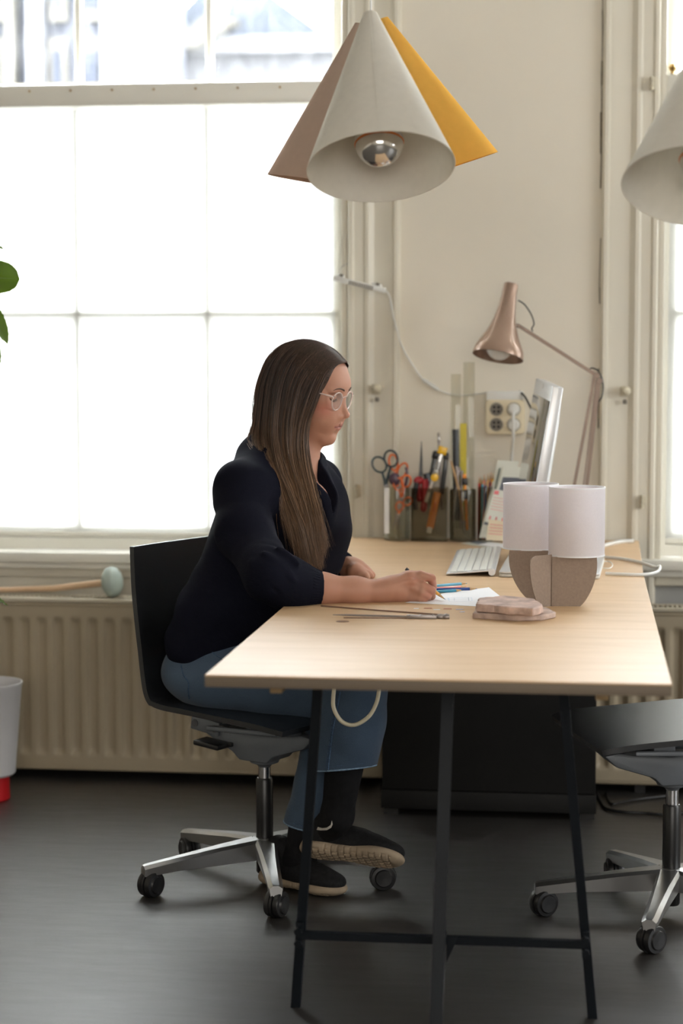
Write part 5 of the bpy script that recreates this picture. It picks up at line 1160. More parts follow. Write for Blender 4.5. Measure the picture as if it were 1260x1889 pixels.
# ================================================================== IMPLICIT-SURFACE SCULPTING (numpy)
def npv(p): return np.array([p[0], p[1], p[2]], dtype=np.float64)
class Sdf:
    def __init__(s): s.ops = []; s.post = None
    def _add(s, kind, data, k, sub, lo, hi): s.ops.append((kind, data, k, sub, np.array(lo), np.array(hi))); return s
    def cap(s, a, b, ra, rb, k=0.01, sub=False):
        a, b = npv(a), npv(b); r = max(ra, rb)
        return s._add(0, (a, b, ra, rb), k, sub, np.minimum(a, b) - r, np.maximum(a, b) + r)
    def chain(s, pts, rs, k=0.01, k0=None):
        for i in range(len(pts) - 1): s.cap(pts[i], pts[i + 1], rs[i], rs[i + 1], k0 if (i == 0 and k0 is not None) else k)
        return s
    def ell(s, c, r, R=None, k=0.01, sub=False):
        c = npv(c); R = np.eye(3) if R is None else np.array(R); m = max(r)
        return s._add(1, (c, np.array(r, float), R), k, sub, c - m, c + m)
    @staticmethod
    def _d(op, P):
        if op[0] == 0:
            a, b, ra, rb = op[1]; ba = b - a; pa = P - a
            h = np.clip(pa @ ba / (ba @ ba + 1e-12), 0, 1)
            return np.sqrt(((pa - h[:, None] * ba) ** 2).sum(1)) - (ra + (rb - ra) * h)
        c, r, R = op[1]; q = (P - c) @ R
        k0 = np.sqrt(((q / r) ** 2).sum(1)); k1 = np.sqrt(((q / (r * r)) ** 2).sum(1)) + 1e-9
        return k0 * (k0 - 1) / k1
    def ev(s, P, ops=None, raw=False):
        d = np.full(len(P), 0.3)
        for op in (s.ops if ops is None else ops):
            e = s._d(op, P); k = op[2]
            if op[3]:
                h = np.clip(0.5 - 0.5 * (d + e) / k, 0, 1); d = d * (1 - h) + (-e) * h + k * h * (1 - h)
            else:
                h = np.clip(0.5 + 0.5 * (e - d) / k, 0, 1); d = e * (1 - h) + d * h - k * h * (1 - h)
        if s.post is not None and not raw: d = s.post(P, d)
        return d
    def near(s, P, lo, hi): return [o for o in s.ops if np.all(o[4] - o[2] - 0.02 < hi) and np.all(o[5] + o[2] + 0.02 > lo)]
    def grad(s, P, e=0.0015):
        d0 = s.ev(P); g = np.stack([s.ev(P + np.eye(3)[i] * e) - d0 for i in range(3)], 1)
        return d0, g / (np.linalg.norm(g, axis=1)[:, None] + 1e-9)
    def mesh(s, vox, n=16, region=None):
        """surface nets on sparse blocks -> verts, quads"""
        un = [o for o in s.ops if not o[3]]
        lo = np.min([o[4] for o in un], 0) - 0.03; hi = np.max([o[5] for o in un], 0) + 0.03
        if region is not None: lo = np.maximum(lo, region[0]); hi = np.minimum(hi, region[1])
        B = vox * n; nb = np.ceil((hi - lo) / B).astype(int)
        g = np.arange(n + 1); GI = np.stack(np.meshgrid(g, g, g, indexing='ij'), -1).reshape(-1, 3)
        keys = []; pos = []; edges = [[], [], []]
        hd = B * 0.87
        K = np.int64(1 << 20)
        def key(c): return (c[:, 0].astype(np.int64) * K + c[:, 1]) * K + c[:, 2]
        for bx in range(nb[0]):
            for by in range(nb[1]):
                for bz in range(nb[2]):
                    b0 = np.array([bx, by, bz]) * n; p0 = lo + b0 * vox
                    ops = [o for o in s.ops if np.all(o[4] - o[2] - 2 * vox < p0 + B) and np.all(o[5] + o[2] + 2 * vox > p0)]
                    if not any(not o[3] for o in ops): continue
                    dc = s.ev((p0 + B / 2)[None], ops, raw=True)[0]
                    if abs(dc) > hd * 1.7 + 0.006: continue
                    D = s.ev(p0 + GI * vox, ops).reshape(n + 1, n + 1, n + 1)
                    S = D < 0
                    if S.all() or not S.any(): continue
                    c8 = [S[i:n + i, j:n + j, k:n + k] for i in (0, 1) for j in (0, 1) for k in (0, 1)]
                    sm = sum(c.astype(np.int8) for c in c8); act = np.argwhere((sm > 0) & (sm < 8))
                    if len(act):
                        d8 = {(i, j, k): D[act[:, 0] + i, act[:, 1] + j, act[:, 2] + k] for i in (0, 1) for j in (0, 1) for k in (0, 1)}
                        acc = np.zeros((len(act), 3)); cnt = np.zeros(len(act))
                        for ax in range(3):
                            for u in (0, 1):
                                for v in (0, 1):
                                    a = [u, v]; a.insert(ax, 0); c = [u, v]; c.insert(ax, 1)
                                    da, db = d8[tuple(a)], d8[tuple(c)]; cr = (da < 0) != (db < 0)
                                    t = np.where(cr, da / np.where(cr, da - db, 1), 0)
                                    q = np.tile(np.array(a, float), (len(act), 1)); q[:, ax] = t
                                    acc += q * cr[:, None]; cnt += cr
                        pos.append(lo + (b0 + act + acc / cnt[:, None]) * vox); keys.append(key(act + b0))
                    for ax in range(3):
                        sl0 = [slice(0, n)] * 3; sl1 = [slice(0, n)] * 3; sl1[ax] = slice(1, n + 1)
                        A_ = S[tuple(sl0)]; C_ = S[tuple(sl1)]; e = np.argwhere(A_ != C_)
                        if len(e): edges[ax].append(np.concatenate([e + b0, A_[e[:, 0], e[:, 1], e[:, 2]][:, None].astype(int)], 1))
        keys = np.concatenate(keys); pos = np.concatenate(pos); o = np.argsort(keys); keys = keys[o]; pos = pos[o]
        F = []
        for ax in range(3):
            if not edges[ax]: continue
            E_ = np.concatenate(edges[ax]); c = E_[:, :3]; u = np.zeros(3, int); v = np.zeros(3, int); u[(ax + 1) % 3] = 1; v[(ax + 2) % 3] = 1
            q = []; ok = np.ones(len(c), bool)
            for cc in (c, c - u, c - u - v, c - v):
                kk = key(cc); ix = np.searchsorted(keys, kk); ix = np.minimum(ix, len(keys) - 1); ok &= keys[ix] == kk; q.append(ix)
            q = np.stack(q, 1); fl = E_[:, 3] == 0
            q[fl] = q[fl][:, ::-1]; F.append(q[ok])
        F = np.concatenate(F); lab = np.arange(len(pos))
        e = np.concatenate([F[:, [0, 1]], F[:, [1, 2]], F[:, [2, 3]]])
        while True:
            old = lab.copy(); m = np.minimum(lab[e[:, 0]], lab[e[:, 1]]); np.minimum.at(lab, e[:, 0], m); np.minimum.at(lab, e[:, 1], m); lab = lab[lab]
            if (old == lab).all(): break
        big = np.bincount(lab[F[:, 0]]).argmax(); F = F[lab[F[:, 0]] == big]
        use = np.unique(F); mp = np.full(len(pos), -1); mp[use] = np.arange(len(use)); return pos[use], mp[F]
def skin_obj(name, V, F, m, parent, tint=None, label=None, smooth_it=0, **kw):
    V = np.array(V)
    if smooth_it:
        e = np.concatenate([F[:, [0, 1]], F[:, [1, 2]], F[:, [2, 3]], F[:, [3, 0]]]); 
        for _ in range(smooth_it):
            acc = np.zeros_like(V); cnt = np.zeros(len(V))
            np.add.at(acc, e[:, 0], V[e[:, 1]]); np.add.at(acc, e[:, 1], V[e[:, 0]]); np.add.at(cnt, e[:, 0], 1); np.add.at(cnt, e[:, 1], 1)
            V = V * 0.5 + 0.5 * acc / np.maximum(cnt, 1)[:, None]
    W_ = V; iv = np.array(WM[parent.name].inverted()); V = V @ iv[:3, :3].T + iv[:3, 3]
    me = bpy.data.meshes.new(name); nv, nf = len(V), len(F)
    me.vertices.add(nv); me.vertices.foreach_set('co', V.astype(np.float32).ravel())
    k = F.shape[1]
    me.loops.add(nf * k); me.loops.foreach_set('vertex_index', F.astype(np.int32).ravel())
    me.polygons.add(nf); me.polygons.foreach_set('loop_start', np.arange(0, nf * k, k, dtype=np.int32)); 
    me.update(calc_edges=True); me.validate(); me.shade_smooth()
    me.materials.append(M[m] if isinstance(m, str) else m)
    if tint is not None:
        ca = me.color_attributes.new('tint', 'FLOAT_COLOR', 'POINT'); C_ = tint(W_); ca.data.foreach_set('color', np.concatenate([C_, np.ones((nv, 1))], 1).astype(np.float32).ravel())
    o = bpy.data.objects.new(name, me); COL.objects.link(o); o.parent = parent; WM[o.name] = WM[parent.name]
    if label: o['label'] = label
    return o
# ================================================================== THE WOMAN
EXc = Vector((math.cos(CA), math.sin(CA), 0)); EYc = Vector((-math.sin(CA), math.cos(CA), 0))
def LP(px, py, yp):
    """point seen at (px,py) on the vertical plane yp to the left (+) or right (-) of the chair's middle"""
    d = ray(px, py); return _C + d * ((yp - (_C - CH).dot(EYc)) / d.dot(EYc))
HY, HPI, HRO, HS = -0.2786, 0.2337, 0.0268, 1.013
HC = Vector((-0.6422, 4.60, 1.1882))
HM = Matrix.Rotation(HY, 4, 'Z') @ Matrix.Rotation(HPI, 4, 'Y') @ Matrix.Rotation(HRO, 4, 'X')
HR = np.array(HM.to_3x3())
def Hl(x, y, z): return HC + (HM.to_3x3() @ Vector((x, y, z))) * HS
EYh = Vector((-math.sin(HY), math.cos(HY), 0))
def HP(px, py, off):
    d = ray(px, py); return _C + d * ((off - (_C - HC).dot(EYh)) / d.dot(EYh))
who = thing('person', 'seated woman with long brown hair, dark navy sweater and blue jeans, writing at the desk', 'person', (CH.x, CH.y, 0))

B = Sdf()
def he(c, r, k=0.012, sub=False, rot=None):
    R = HR if rot is None else HR @ np.array(Euler(rot).to_matrix())
    B.ell(Hl(*c), [q * HS for q in r], R, k, sub)
def hc(a, b, ra, rb, k=0.01, sub=False): B.cap(Hl(*a), Hl(*b), ra * HS, rb * HS, k, sub)
# --- skull and face
he((-0.010, 0, 0.028), (0.094, 0.073, 0.077))
he((0.028, 0, 0.018), (0.062, 0.060, 0.066), 0.02)
he((0.032, 0, -0.035), (0.052, 0.053, 0.070), 0.025)
for s_ in (-1, 1):
    hc((0.000, s_ * 0.052, -0.052), (0.062, s_ * 0.016, -0.098), 0.014, 0.014, 0.025)     # jaw line
    he((0.050, s_ * 0.033, -0.042), (0.028, 0.024, 0.032), 0.028)                          # cheek
    he((0.052, s_ * 0.048, -0.008), (0.018, 0.012, 0.014), 0.02)                           # cheekbone
hc((0.070, 0, -0.098), (0.072, 0, -0.101), 0.0155, 0.0155, 0.02)                            # chin
hc((0.070, -0.028, 0.024), (0.070, 0.028, 0.024), 0.0125, 0.0125, 0.02)                     # brow ridge
for s_ in (-1, 1): he((0.083, s_ * 0.032, 0.001), (0.014, 0.017, 0.011), 0.012, True)        # sockets
for s_ in (-1, 1):
    he((0.0685, s_ * 0.031, 0.000), (0.0125, 0.0145, 0.0110), 0.004)                         # lowered lids
    he((0.073, s_ * 0.032, 0.014), (0.010, 0.019, 0.0055), 0.010)                            # upper lid fold
# nose
hc((0.077, 0, 0.008), (0.1025, 0, -0.036), 0.0055, 0.0068, 0.012)
he((0.1035, 0, -0.0385), (0.0085, 0.0082, 0.0078), 0.006)
for s_ in (-1, 1):
    he((0.0905, s_ * 0.0105, -0.0430), (0.0100, 0.0058, 0.0065), 0.005)
    he((0.0965, s_ * 0.0055, -0.0510), (0.0055, 0.0030, 0.0035), 0.003, True)
    he((0.072, s_ * 0.018, -0.040), (0.017, 0.016, 0.022), 0.018)
# mouth
he((0.072, 0, -0.064), (0.022, 0.034, 0.026), 0.020)
hc((0.0920, 0, -0.0635), (0.0800, -0.020, -0.0675), 0.0042, 0.0020, 0.005); hc((0.0920, 0, -0.0635), (0.0800, 0.020, -0.0675), 0.0042, 0.0020, 0.005)
hc((0.0885, -0.005, -0.0745), (0.0785, -0.018, -0.0700), 0.0047, 0.0020, 0.005); hc((0.0885, 0.005, -0.0745), (0.0785, 0.018, -0.0700), 0.0047, 0.0020, 0.005); hc((0.0885, -0.005, -0.0745), (0.0885, 0.005, -0.0745), 0.0047, 0.0047, 0.005)
hc((0.0965, 0, -0.0690), (0.0810, -0.024, -0.0692), 0.0010, 0.0010, 0.0025, True); hc((0.0965, 0, -0.0690), (0.0810, 0.024, -0.0692), 0.0010, 0.0010, 0.0025, True)
he((0.0955, 0, -0.0875), (0.009, 0.018, 0.006), 0.010, True)
# ears
for s_ in (-1, 1): he((-0.012, s_ * 0.073, -0.012), (0.017, 0.007, 0.030), 0.006)
n_head_ops = len(B.ops)
# --- neck, chest, shoulders
neck0 = Hl(-0.018, 0, -0.055); SHm = LP(515, 868, 0.02)
B.cap(neck0, LP(527, 850, 0.01), 0.052, 0.054, 0.03); B.cap(LP(527, 850, 0.01), LP(515, 900, 0.02), 0.054, 0.07, 0.03)
B.cap(Hl(0.03, 0, -0.07), LP(553, 880, 0.01), 0.026, 0.030, 0.025)
BY = math.radians(-24); Rb = np.array(Matrix.Rotation(BY, 3, 'Z') @ Matrix.Rotation(math.radians(12), 3, 'Y'))
SN, SF = ony(446, 905, 4.445), ony(582, 892, 4.765)          # near and far shoulder joints
B.cap(SN, SF, 0.036, 0.040, 0.04)
chest = LP(515, 940, 0.01)
B.ell(chest, (0.104, 0.138, 0.15), Rb, 0.04)
B.ell(LP(568, 935, -0.05), (0.05, 0.055, 0.06), Rb, 0.03); B.ell(LP(592, 935, 0.07), (0.05, 0.055, 0.06), Rb, 0.03)
B.ell(LP(465, 1065, 0.0), (0.095, 0.130, 0.15), Rb, 0.05)
B.ell(LP(405, 1195, 0.0), (0.105, 0.160, 0.12), Rb, 0.05)
# --- arms
EN = Vector((-0.672, 4.262, 0.775)); EF = Vector((-0.745, 4.900, 0.775))
WNr = ony(702, 1091, 4.335); WFr = ony(648, 1048, 4.815)
cuffN = ony(592, 1086, 4.30)
B.cap(SN, EN, 0.036, 0.032, 0.02); B.cap(EN, cuffN, 0.036, 0.0335, 0.02); B.cap(cuffN, ony(655, 1090, 4.32), 0.0335, 0.0290, 0.02); B.cap(ony(655, 1090, 4.32), WNr, 0.0290, 0.0245, 0.02)
B.cap(SF, EF, 0.044, 0.036, 0.02); B.cap(EF, WFr, 0.036, 0.024, 0.02)
# --- right hand around the pencil
Wd = lambda px, py, y: ony(px, py, y)
B.chain([WNr, Wd(718, 1086, 4.340), Wd(742, 1079, 4.348)], [0.0245, 0.0245, 0.0215], 0.014)
B.chain([WNr, Wd(735, 1094, 4.350), Wd(762, 1100, 4.352)], [0.019, 0.021, 0.0150], 0.014)
B.chain([Wd(728, 1078, 4.348), Wd(756, 1066, 4.352)], [0.018, 0.0145], 0.012)
B.chain([Wd(735, 1090, 4.345), Wd(760, 1088, 4.350)], [0.020, 0.0150], 0.012)
fk = 0.0018
B.chain([Wd(752, 1064, 4.352), Wd(775, 1061, 4.352), Wd(796, 1067, 4.356), Wd(799, 1082, 4.372), Wd(799, 1093, 4.388)], [0.0122, 0.0102, 0.0098, 0.0085, 0.0072], fk, 0.010)
B.chain([Wd(758, 1076, 4.342), Wd(779, 1080, 4.340), Wd(796, 1089, 4.344), Wd(797, 1100, 4.364), Wd(793, 1102, 4.384)], [0.0120, 0.0098, 0.0095, 0.0080, 0.0070], fk, 0.010)
B.chain([Wd(762, 1088, 4.342), Wd(777, 1092, 4.336), Wd(789, 1099, 4.342), Wd(788, 1106, 4.362), Wd(780, 1106, 4.378)], [0.0115, 0.0092, 0.0088, 0.0076, 0.0068], fk, 0.009)
B.chain([Wd(762, 1100, 4.345), Wd(774, 1103, 4.340), Wd(782, 1106.5, 4.342), Wd(778, 1107, 4.360)], [0.0108, 0.0086, 0.0082, 0.0070], fk, 0.009)
B.chain([Wd(722, 1080, 4.362), Wd(748, 1076, 4.385), Wd(774, 1080, 4.395), Wd(795, 1090, 4.392)], [0.016, 0.0125, 0.0105, 0.0085], 0.006)
for px, py, y_, r0 in ((757, 1060.5, 4.343, 0.006), (760, 1073, 4.334, 0.0068), (763, 1086, 4.333, 0.0055)): B.cap(Wd(px, py, y_), Wd(px + 2, py, y_), r0, r0, 0.006)
B.cap(Wd(757, 1071, 4.333), Wd(722, 1082, 4.322), 0.0022, 0.002, 0.008); B.cap(Wd(754, 1060, 4.342), Wd(716, 1076, 4.328), 0.002, 0.0018, 0.008)
# --- left hand resting on the desk
pf = [WFr, Wd(661, 1050, 4.80)]
B.chain([WFr, Wd(660, 1051, 4.805), Wd(671, 1054, 4.795)], [0.024, 0.021, 0.017], 0.014)
B.chain([WFr, Wd(656, 1055, 4.775), Wd(667, 1058, 4.765)], [0.022, 0.0175, 0.0125], 0.014)
for k, (x0_, y0_, yy) in enumerate(((668, 1052, 4.81), (669, 1054.5, 4.793), (668, 1057, 4.776), (665, 1060, 4.760))):
    L_ = [12, 13, 12, 9][k]
    B.chain([Wd(x0_, y0_, yy), Wd(x0_ + L_, y0_ + 2, yy - 0.004), Wd(x0_ + L_ * 1.35, y0_ + 6, yy - 0.006), Wd(x0_ + L_ * 0.9, y0_ + 8.5, yy - 0.002)], [0.0105, 0.0085, 0.0078, 0.0068], fk, 0.008)
B.chain([Wd(652, 1050, 4.835), Wd(666, 1052, 4.845), Wd(677, 1056, 4.838)], [0.013, 0.0098, 0.0078], 0.006)
# --- legs and feet inside the clothes
hipN, hipF = LP(398, 1238, -0.085), LP(412, 1228, 0.085)
kneeR, kneeL = LP(625, 1297, -0.015), LP(655, 1262, -0.075)
ankR, ankL = LP(556, 1560, -0.02), LP(621, 1500, -0.108)
B.cap(hipN, kneeR, 0.075, 0.050, 0.03); B.cap(hipF, kneeL, 0.072, 0.048, 0.03)
B.cap(kneeR, ankR, 0.036, 0.026, 0.02); B.cap(kneeL, ankL, 0.042, 0.024, 0.02)
def shoe_axes(heel, toe, upv):
    heel, toe = Vector(heel), Vector(toe); X = (toe - heel); L = X.length; X.normalize(); Z = (Vector(upv) - X * Vector(upv).dot(X)).normalized(); return heel, X, Z.cross(X), Z, L / 0.262
SH1 = (Vector((-0.757, 4.602, 0.001)), Vector((-0.545, 4.500, 0.001)), (0, 0, 1)); SH2 = (ony(556, 1577, 4.49), ony(743, 1598, 4.44), (-0.06, 0.60, 0.80))
for an_, S_ in ((ankR, SH1), (ankL, SH2)):
    h_, X_, Y_, Z_, k_ = shoe_axes(*S_); B.chain([an_, h_ + (X_ * 0.055 + Z_ * 0.05) * k_, h_ + (X_ * 0.12 + Z_ * 0.035) * k_, h_ + (X_ * 0.2 + Z_ * 0.028) * k_], [0.026, 0.024, 0.018, 0.012], 0.01)
HCn = npv(HC)
def skin_tint(P):
    n = len(P); C_ = np.tile(np.array([0.42, 0.215, 0.145]), (n, 1))
    q = ((P - HCn) @ HR) / HS
    hd = (q[:, 2] > -0.13) & (np.abs(q[:, 1]) < 0.1) & (np.abs(q[:, 0]) < 0.14)
    def bl(cx, cy, cz, r, col, am, sx=1.0, sy=1.0, sz=1.0):
        dd = np.sqrt(((q[:, 0] - cx) / sx) ** 2 + ((np.abs(q[:, 1]) - cy) / sy) ** 2 + ((q[:, 2] - cz) / sz) ** 2)
        w_ = np.clip(1 - dd / r, 0, 1); w_ = w_ * w_ * (3 - 2 * w_) * am * hd
        C_[:] = C_ * (1 - w_[:, None]) + np.array(col) * w_[:, None]
    bl(0.06, 0.043, -0.030, 0.035, (0.44, 0.13, 0.095), 0.85)
    bl(0.105, 0, -0.040, 0.016, (0.46, 0.19, 0.13), 0.35)
    bl(0.075, 0.032, 0.010, 0.020, (0.33, 0.15, 0.11), 0.5)
    # lips
    u = np.abs(q[:, 1]) / 0.0235; up = (q[:, 2] > -0.0692 ) & (q[:, 2] < -0.0605 - 0.005 * u) ; dn = (q[:, 2] <= -0.0692) & (q[:, 2] > -0.0788 + 0.007 * u)
    L_ = hd & (q[:, 0] > 0.072) & (u < 1) & (up | dn); C_[L_] = C_[L_] * 0.4 + np.array([0.36, 0.12, 0.10]) * 0.6
    L_ = hd & (q[:, 0] > 0.074) & (np.abs(q[:, 1]) < 0.022) & (np.abs(q[:, 2] + 0.0692) < 0.0013); C_[L_] = np.array([0.16, 0.05, 0.045])
    # hands: redder at knuckles and fingertips
    for c, r, a in ((Wd(760, 1073, 4.34), 0.022, 0.4), (Wd(798, 1080, 4.35), 0.03, 0.45), (Wd(788, 1098, 4.34), 0.02, 0.4), (Wd(675, 1060, 4.79), 0.03, 0.3)):
        dd = np.linalg.norm(P - npv(c), axis=1); w_ = np.clip(1 - dd / r, 0, 1) * a; C_[:] = C_ * (1 - w_[:, None]) + np.array([0.50, 0.19, 0.14]) * w_[:, None]
    return C_
M['skin'] = mat('skin', (0.56, 0.33, 0.24), 0.5, spec=0.4, extra=attr_color, sss=0.12, bump=(900, 0.12, 0.0006))
V_, F_ = B.mesh(0.0019, 16)
body = skin_obj('body', V_, F_, 'skin', who, skin_tint)

# brows, lashes (small child pieces laid on the face)
def on_face(y, z, lift=0.0):
    ys = np.array([npv(Hl(x, y, z)) for x in np.linspace(0.125, 0.03, 96)]); d = B.ev(ys, B.ops[:n_head_ops]); i = int(np.argmax(d < lift)); return Vector(ys[i])
M['brow'] = mat('dark_brown_brow', (0.07, 0.038, 0.026), 0.7, noise=(90, 0.3))
for s_ in (-1, 1):
    P = [on_face(s_ * y, z, 0.0006) for y, z in ((0.012, 0.0165), (0.018, 0.0188), (0.026, 0.0208), (0.034, 0.0212), (0.042, 0.0195), (0.049, 0.0155))]
    s = MB(); s.tube(catmull(P, 4), [0.0017, 0.0020, 0.0022, 0.0022, 0.0021, 0.0020, 0.0020, 0.0019, 0.0018, 0.0018, 0.0017, 0.0016, 0.0015, 0.0014, 0.0013, 0.0012, 0.0011, 0.0009, 0.0007, 0.0005, 0.0003], n=8); obj('eyebrow', s, 'brow', body, smooth=80)
    P = [on_face(s_ * y, z, 0.0004) for y, z in ((0.0185, -0.0050), (0.0235, -0.0078), (0.031, -0.0092), (0.038, -0.0080), (0.0445, -0.0040))]
    s = MB(); s.tube(catmull(P, 4), [0.0006] * 4 + [0.0010] * 9 + [0.0012] * 4, n=6)
    dn = (HM.to_3x3() @ Vector((0.8, s_ * 0.15, -0.55))).normalized()
    for k in range(1, 16):
        p = catmull(P, 4)[k]; s.tube([p, p + dn * 0.0035, p + dn * 0.006 + Vector((0, 0, 0.0008))], [0.00035, 0.0003, 0.0001], n=4)
    obj('eyelashes', s, 'brow', body, smooth=80)

# ------------------------------------------------------------------ sweater
Sw = Sdf()
Sw.cap(SN, SF, 0.056, 0.058, 0.05)
Sw.cap(LP(497, 838, 0.0), LP(510, 880, 0.02), 0.062, 0.075, 0.04)
Sw.ell(chest, (0.124, 0.168, 0.165), Rb, 0.05)
Sw.ell(LP(573, 940, -0.045), (0.058, 0.062, 0.075), Rb, 0.05); Sw.ell(LP(594, 945, 0.07), (0.058, 0.062, 0.08), Rb, 0.05)
Sw.ell(LP(585, 1000, 0.05), (0.065, 0.09, 0.09), Rb, 0.06)
Sw.ell(LP(468, 1050, 0.0), (0.118, 0.150, 0.16), Rb, 0.06)
Sw.ell(LP(525, 1080, 0.02), (0.095, 0.14, 0.12), Rb, 0.06)
Sw.ell(LP(428, 1130, 0.0), (0.120, 0.165, 0.115), Rb, 0.05)
Sw.ell(LP(404, 1185, -0.01), (0.104, 0.170, 0.085), Rb, 0.04)
Sw.cap(LP(486, 846, -0.01), SN + Vector((0.01, 0.03, 0.0)), 0.040, 0.048, 0.05)
n_torso = len(Sw.ops)
# near sleeve
Sw.chain([SN, LP(452, 985, -0.225), ony(500, 1062, 4.24), ony(540, 1081, 4.265), ony(592, 1086, 4.30)], [0.058, 0.060, 0.053, 0.044, 0.0375], 0.04)
Sw.cap(ony(490, 1040, 4.25), ony(545, 1066, 4.27), 0.040, 0.036, 0.02)
# far sleeve
Sw.chain([SF, ony(596, 975, 4.80), ony(585, 1045, 4.88), ony(638, 1049, 4.83)], [0.060, 0.058, 0.052, 0.034], 0.03)
vO = npv(LP(545, 843, 0.0)); vL = Rb[:, 1]; vU = np.array([0, 0, 1.0]); vF = Rb[:, 0] * np.array([1, 1, 0]); vF = vF / np.linalg.norm(vF)
wedA, wedB = npv(LP(558, 838, 0.0)), npv(ony(600, 962, 4.50))
rng = np.random.RandomState(3)
cutN = (npv(cuffN) + np.array([0.002, 0, 0]), npv((WNr - cuffN).normalized()))
cutF_p = npv(ony(640, 1047, 4.828)); cutF_n = npv((WFr - EF).normalized())
_e = [npv(v) for v in (SN, LP(452, 985, -0.225), ony(500, 1068, 4.24), ony(592, 1086, 4.30))]
_tc = npv(LP(466, 1090, -0.1))
def fold(P, a, b, w_, amp):
    """a soft ridge along segment a-b"""
    a, b = npv(a), npv(b); ba = b - a; h = np.clip((P - a) @ ba / (ba @ ba), 0, 1); d = np.linalg.norm(P - a - h[:, None] * ba, axis=1)
    return amp * np.exp(-(d / w_) ** 2) * np.sin(PI * np.clip(h, 0.02, 0.98)) ** 0.5
folds = []
def FR(p0, p1, y, w_=0.012, amp=0.008): folds.append((ony(*p0, y), ony(*p1, y), w_ * 0.72, amp * 1.6))
FR((505, 1000), (560, 1045), 4.22, 0.012, 0.010); FR((480, 1012), (545, 1070), 4.20, 0.010, 0.009); FR((462, 1035), (520, 1092), 4.20, 0.011, 0.009)
FR((425, 1010), (520, 985), 4.22, 0.010, 0.008); FR((440, 985), (530, 1010), 4.24, 0.009, -0.003); FR((455, 870), (520, 960), 4.36, 0.014, 0.006); FR((470, 900), (545, 1000), 4.34, 0.009, -0.003)
FR((480, 925), (540, 975), 4.32, 0.008, 0.006); FR((405, 940), (400, 1030), 4.40, 0.008, -0.003); FR((395, 1050), (470, 1030), 4.42, 0.010, 0.007); FR((350, 1100), (440, 1060), 4.44, 0.012, 0.009)
FR((330, 1130), (450, 1090), 4.42, 0.010, -0.003); FR((325, 1160), (470, 1120), 4.40, 0.013, 0.009); FR((380, 1070), (460, 1045), 4.40, 0.008, -0.003); FR((350, 1185), (500, 1150), 4.40, 0.012, -0.003); FR((600, 880), (612, 1000), 4.60, 0.008, -0.003); FR((615, 870), (625, 990), 4.66, 0.009, 0.006)
FR((560, 1050), (590, 1062), 4.27, 0.006, 0.004); FR((480, 1060), (520, 1100), 4.19, 0.007, -0.003)
def sw_post(P, d):
    m = np.abs(d) < 0.03
    if m.any():
        Q = P[m]; f = np.zeros(len(Q))
        for a, b, w_, amp in folds: f += fold(Q, a, b, w_, amp)
        f += 0.0018 * np.sin(Q @ np.array([31, 17, 43.]) + 2 * np.sin(Q @ np.array([9, -21, 14.]))) + 0.0012 * np.sin(Q @ np.array([-40, 33, 61.]) + 1.5 * np.sin(Q @ np.array([25, 11, -19.])))
        # keep the cuffs smooth
        cd = np.linalg.norm(Q - cutN[0], axis=1); f *= np.clip((cd - 0.05) / 0.04, 0, 1)
        d = d.copy(); d[m] = d[m] - f
    pa = P - vO; l = pa @ vL; h = -(pa @ vU); fw = pa @ vF
    wd = 0.052 - np.clip(h, 0, 1) * 0.40
    dw = np.maximum((np.abs(l + 0.028) - wd) * 0.93, 0.0 - fw); dw = np.maximum(dw, -h - 0.05)
    dn = Sdf._d((0, (npv(Hl(0.0, 0, -0.10)), npv(LP(540, 862, 0.0)), 0.062, 0.056)), P)
    dw = np.minimum(dw, dn)
    d = np.minimum(d, np.maximum(d - 0.0045, dw - 0.022))
    d = np.maximum(d, -dw)
    # cuffs cut across; ribbed band slightly proud
    c1 = (P - cutN[0]) @ cutN[1]; near = np.linalg.norm(P - cutN[0], axis=1) < 0.12
    d = np.where(near, np.maximum(d, c1), d)
    c2 = (P - cutF_p) @ cutF_n; near = np.linalg.norm(P - cutF_p, axis=1) < 0.08
    d = np.where(near, np.maximum(d, c2), d)
    # hem
    return d
Sw.post = sw_post
def knit_extra(m, t, b):
    tc = t.nodes.new('ShaderNodeTexCoord'); wv = t.nodes.new('ShaderNodeTexWave'); wv.wave_type = 'BANDS'; wv.bands_direction = 'DIAGONAL'
    wv.inputs['Scale'].default_value = 160; wv.inputs['Distortion'].default_value = 1.5
    t.links.new(tc.outputs['Object'], wv.inputs['Vector'])
    bp = t.nodes.new('ShaderNodeBump'); bp.inputs['Strength'].default_value = 0.25; bp.inputs['Distance'].default_value = 0.0008
    t.links.new(wv.outputs['Fac'], bp.inputs['Height']); t.links.new(bp.outputs[0], b.inputs['Normal'])
M['knit'] = mat('navy_knit', (0.0055, 0.0060, 0.0125), 0.9, spec=0.12, sheen=0.0, extra=knit_extra, noise=(5, 0.15))
V_, F_ = Sw.mesh(0.0034, 12)
sweater = skin_obj('sweater', V_, F_, 'knit', who, smooth_it=1)
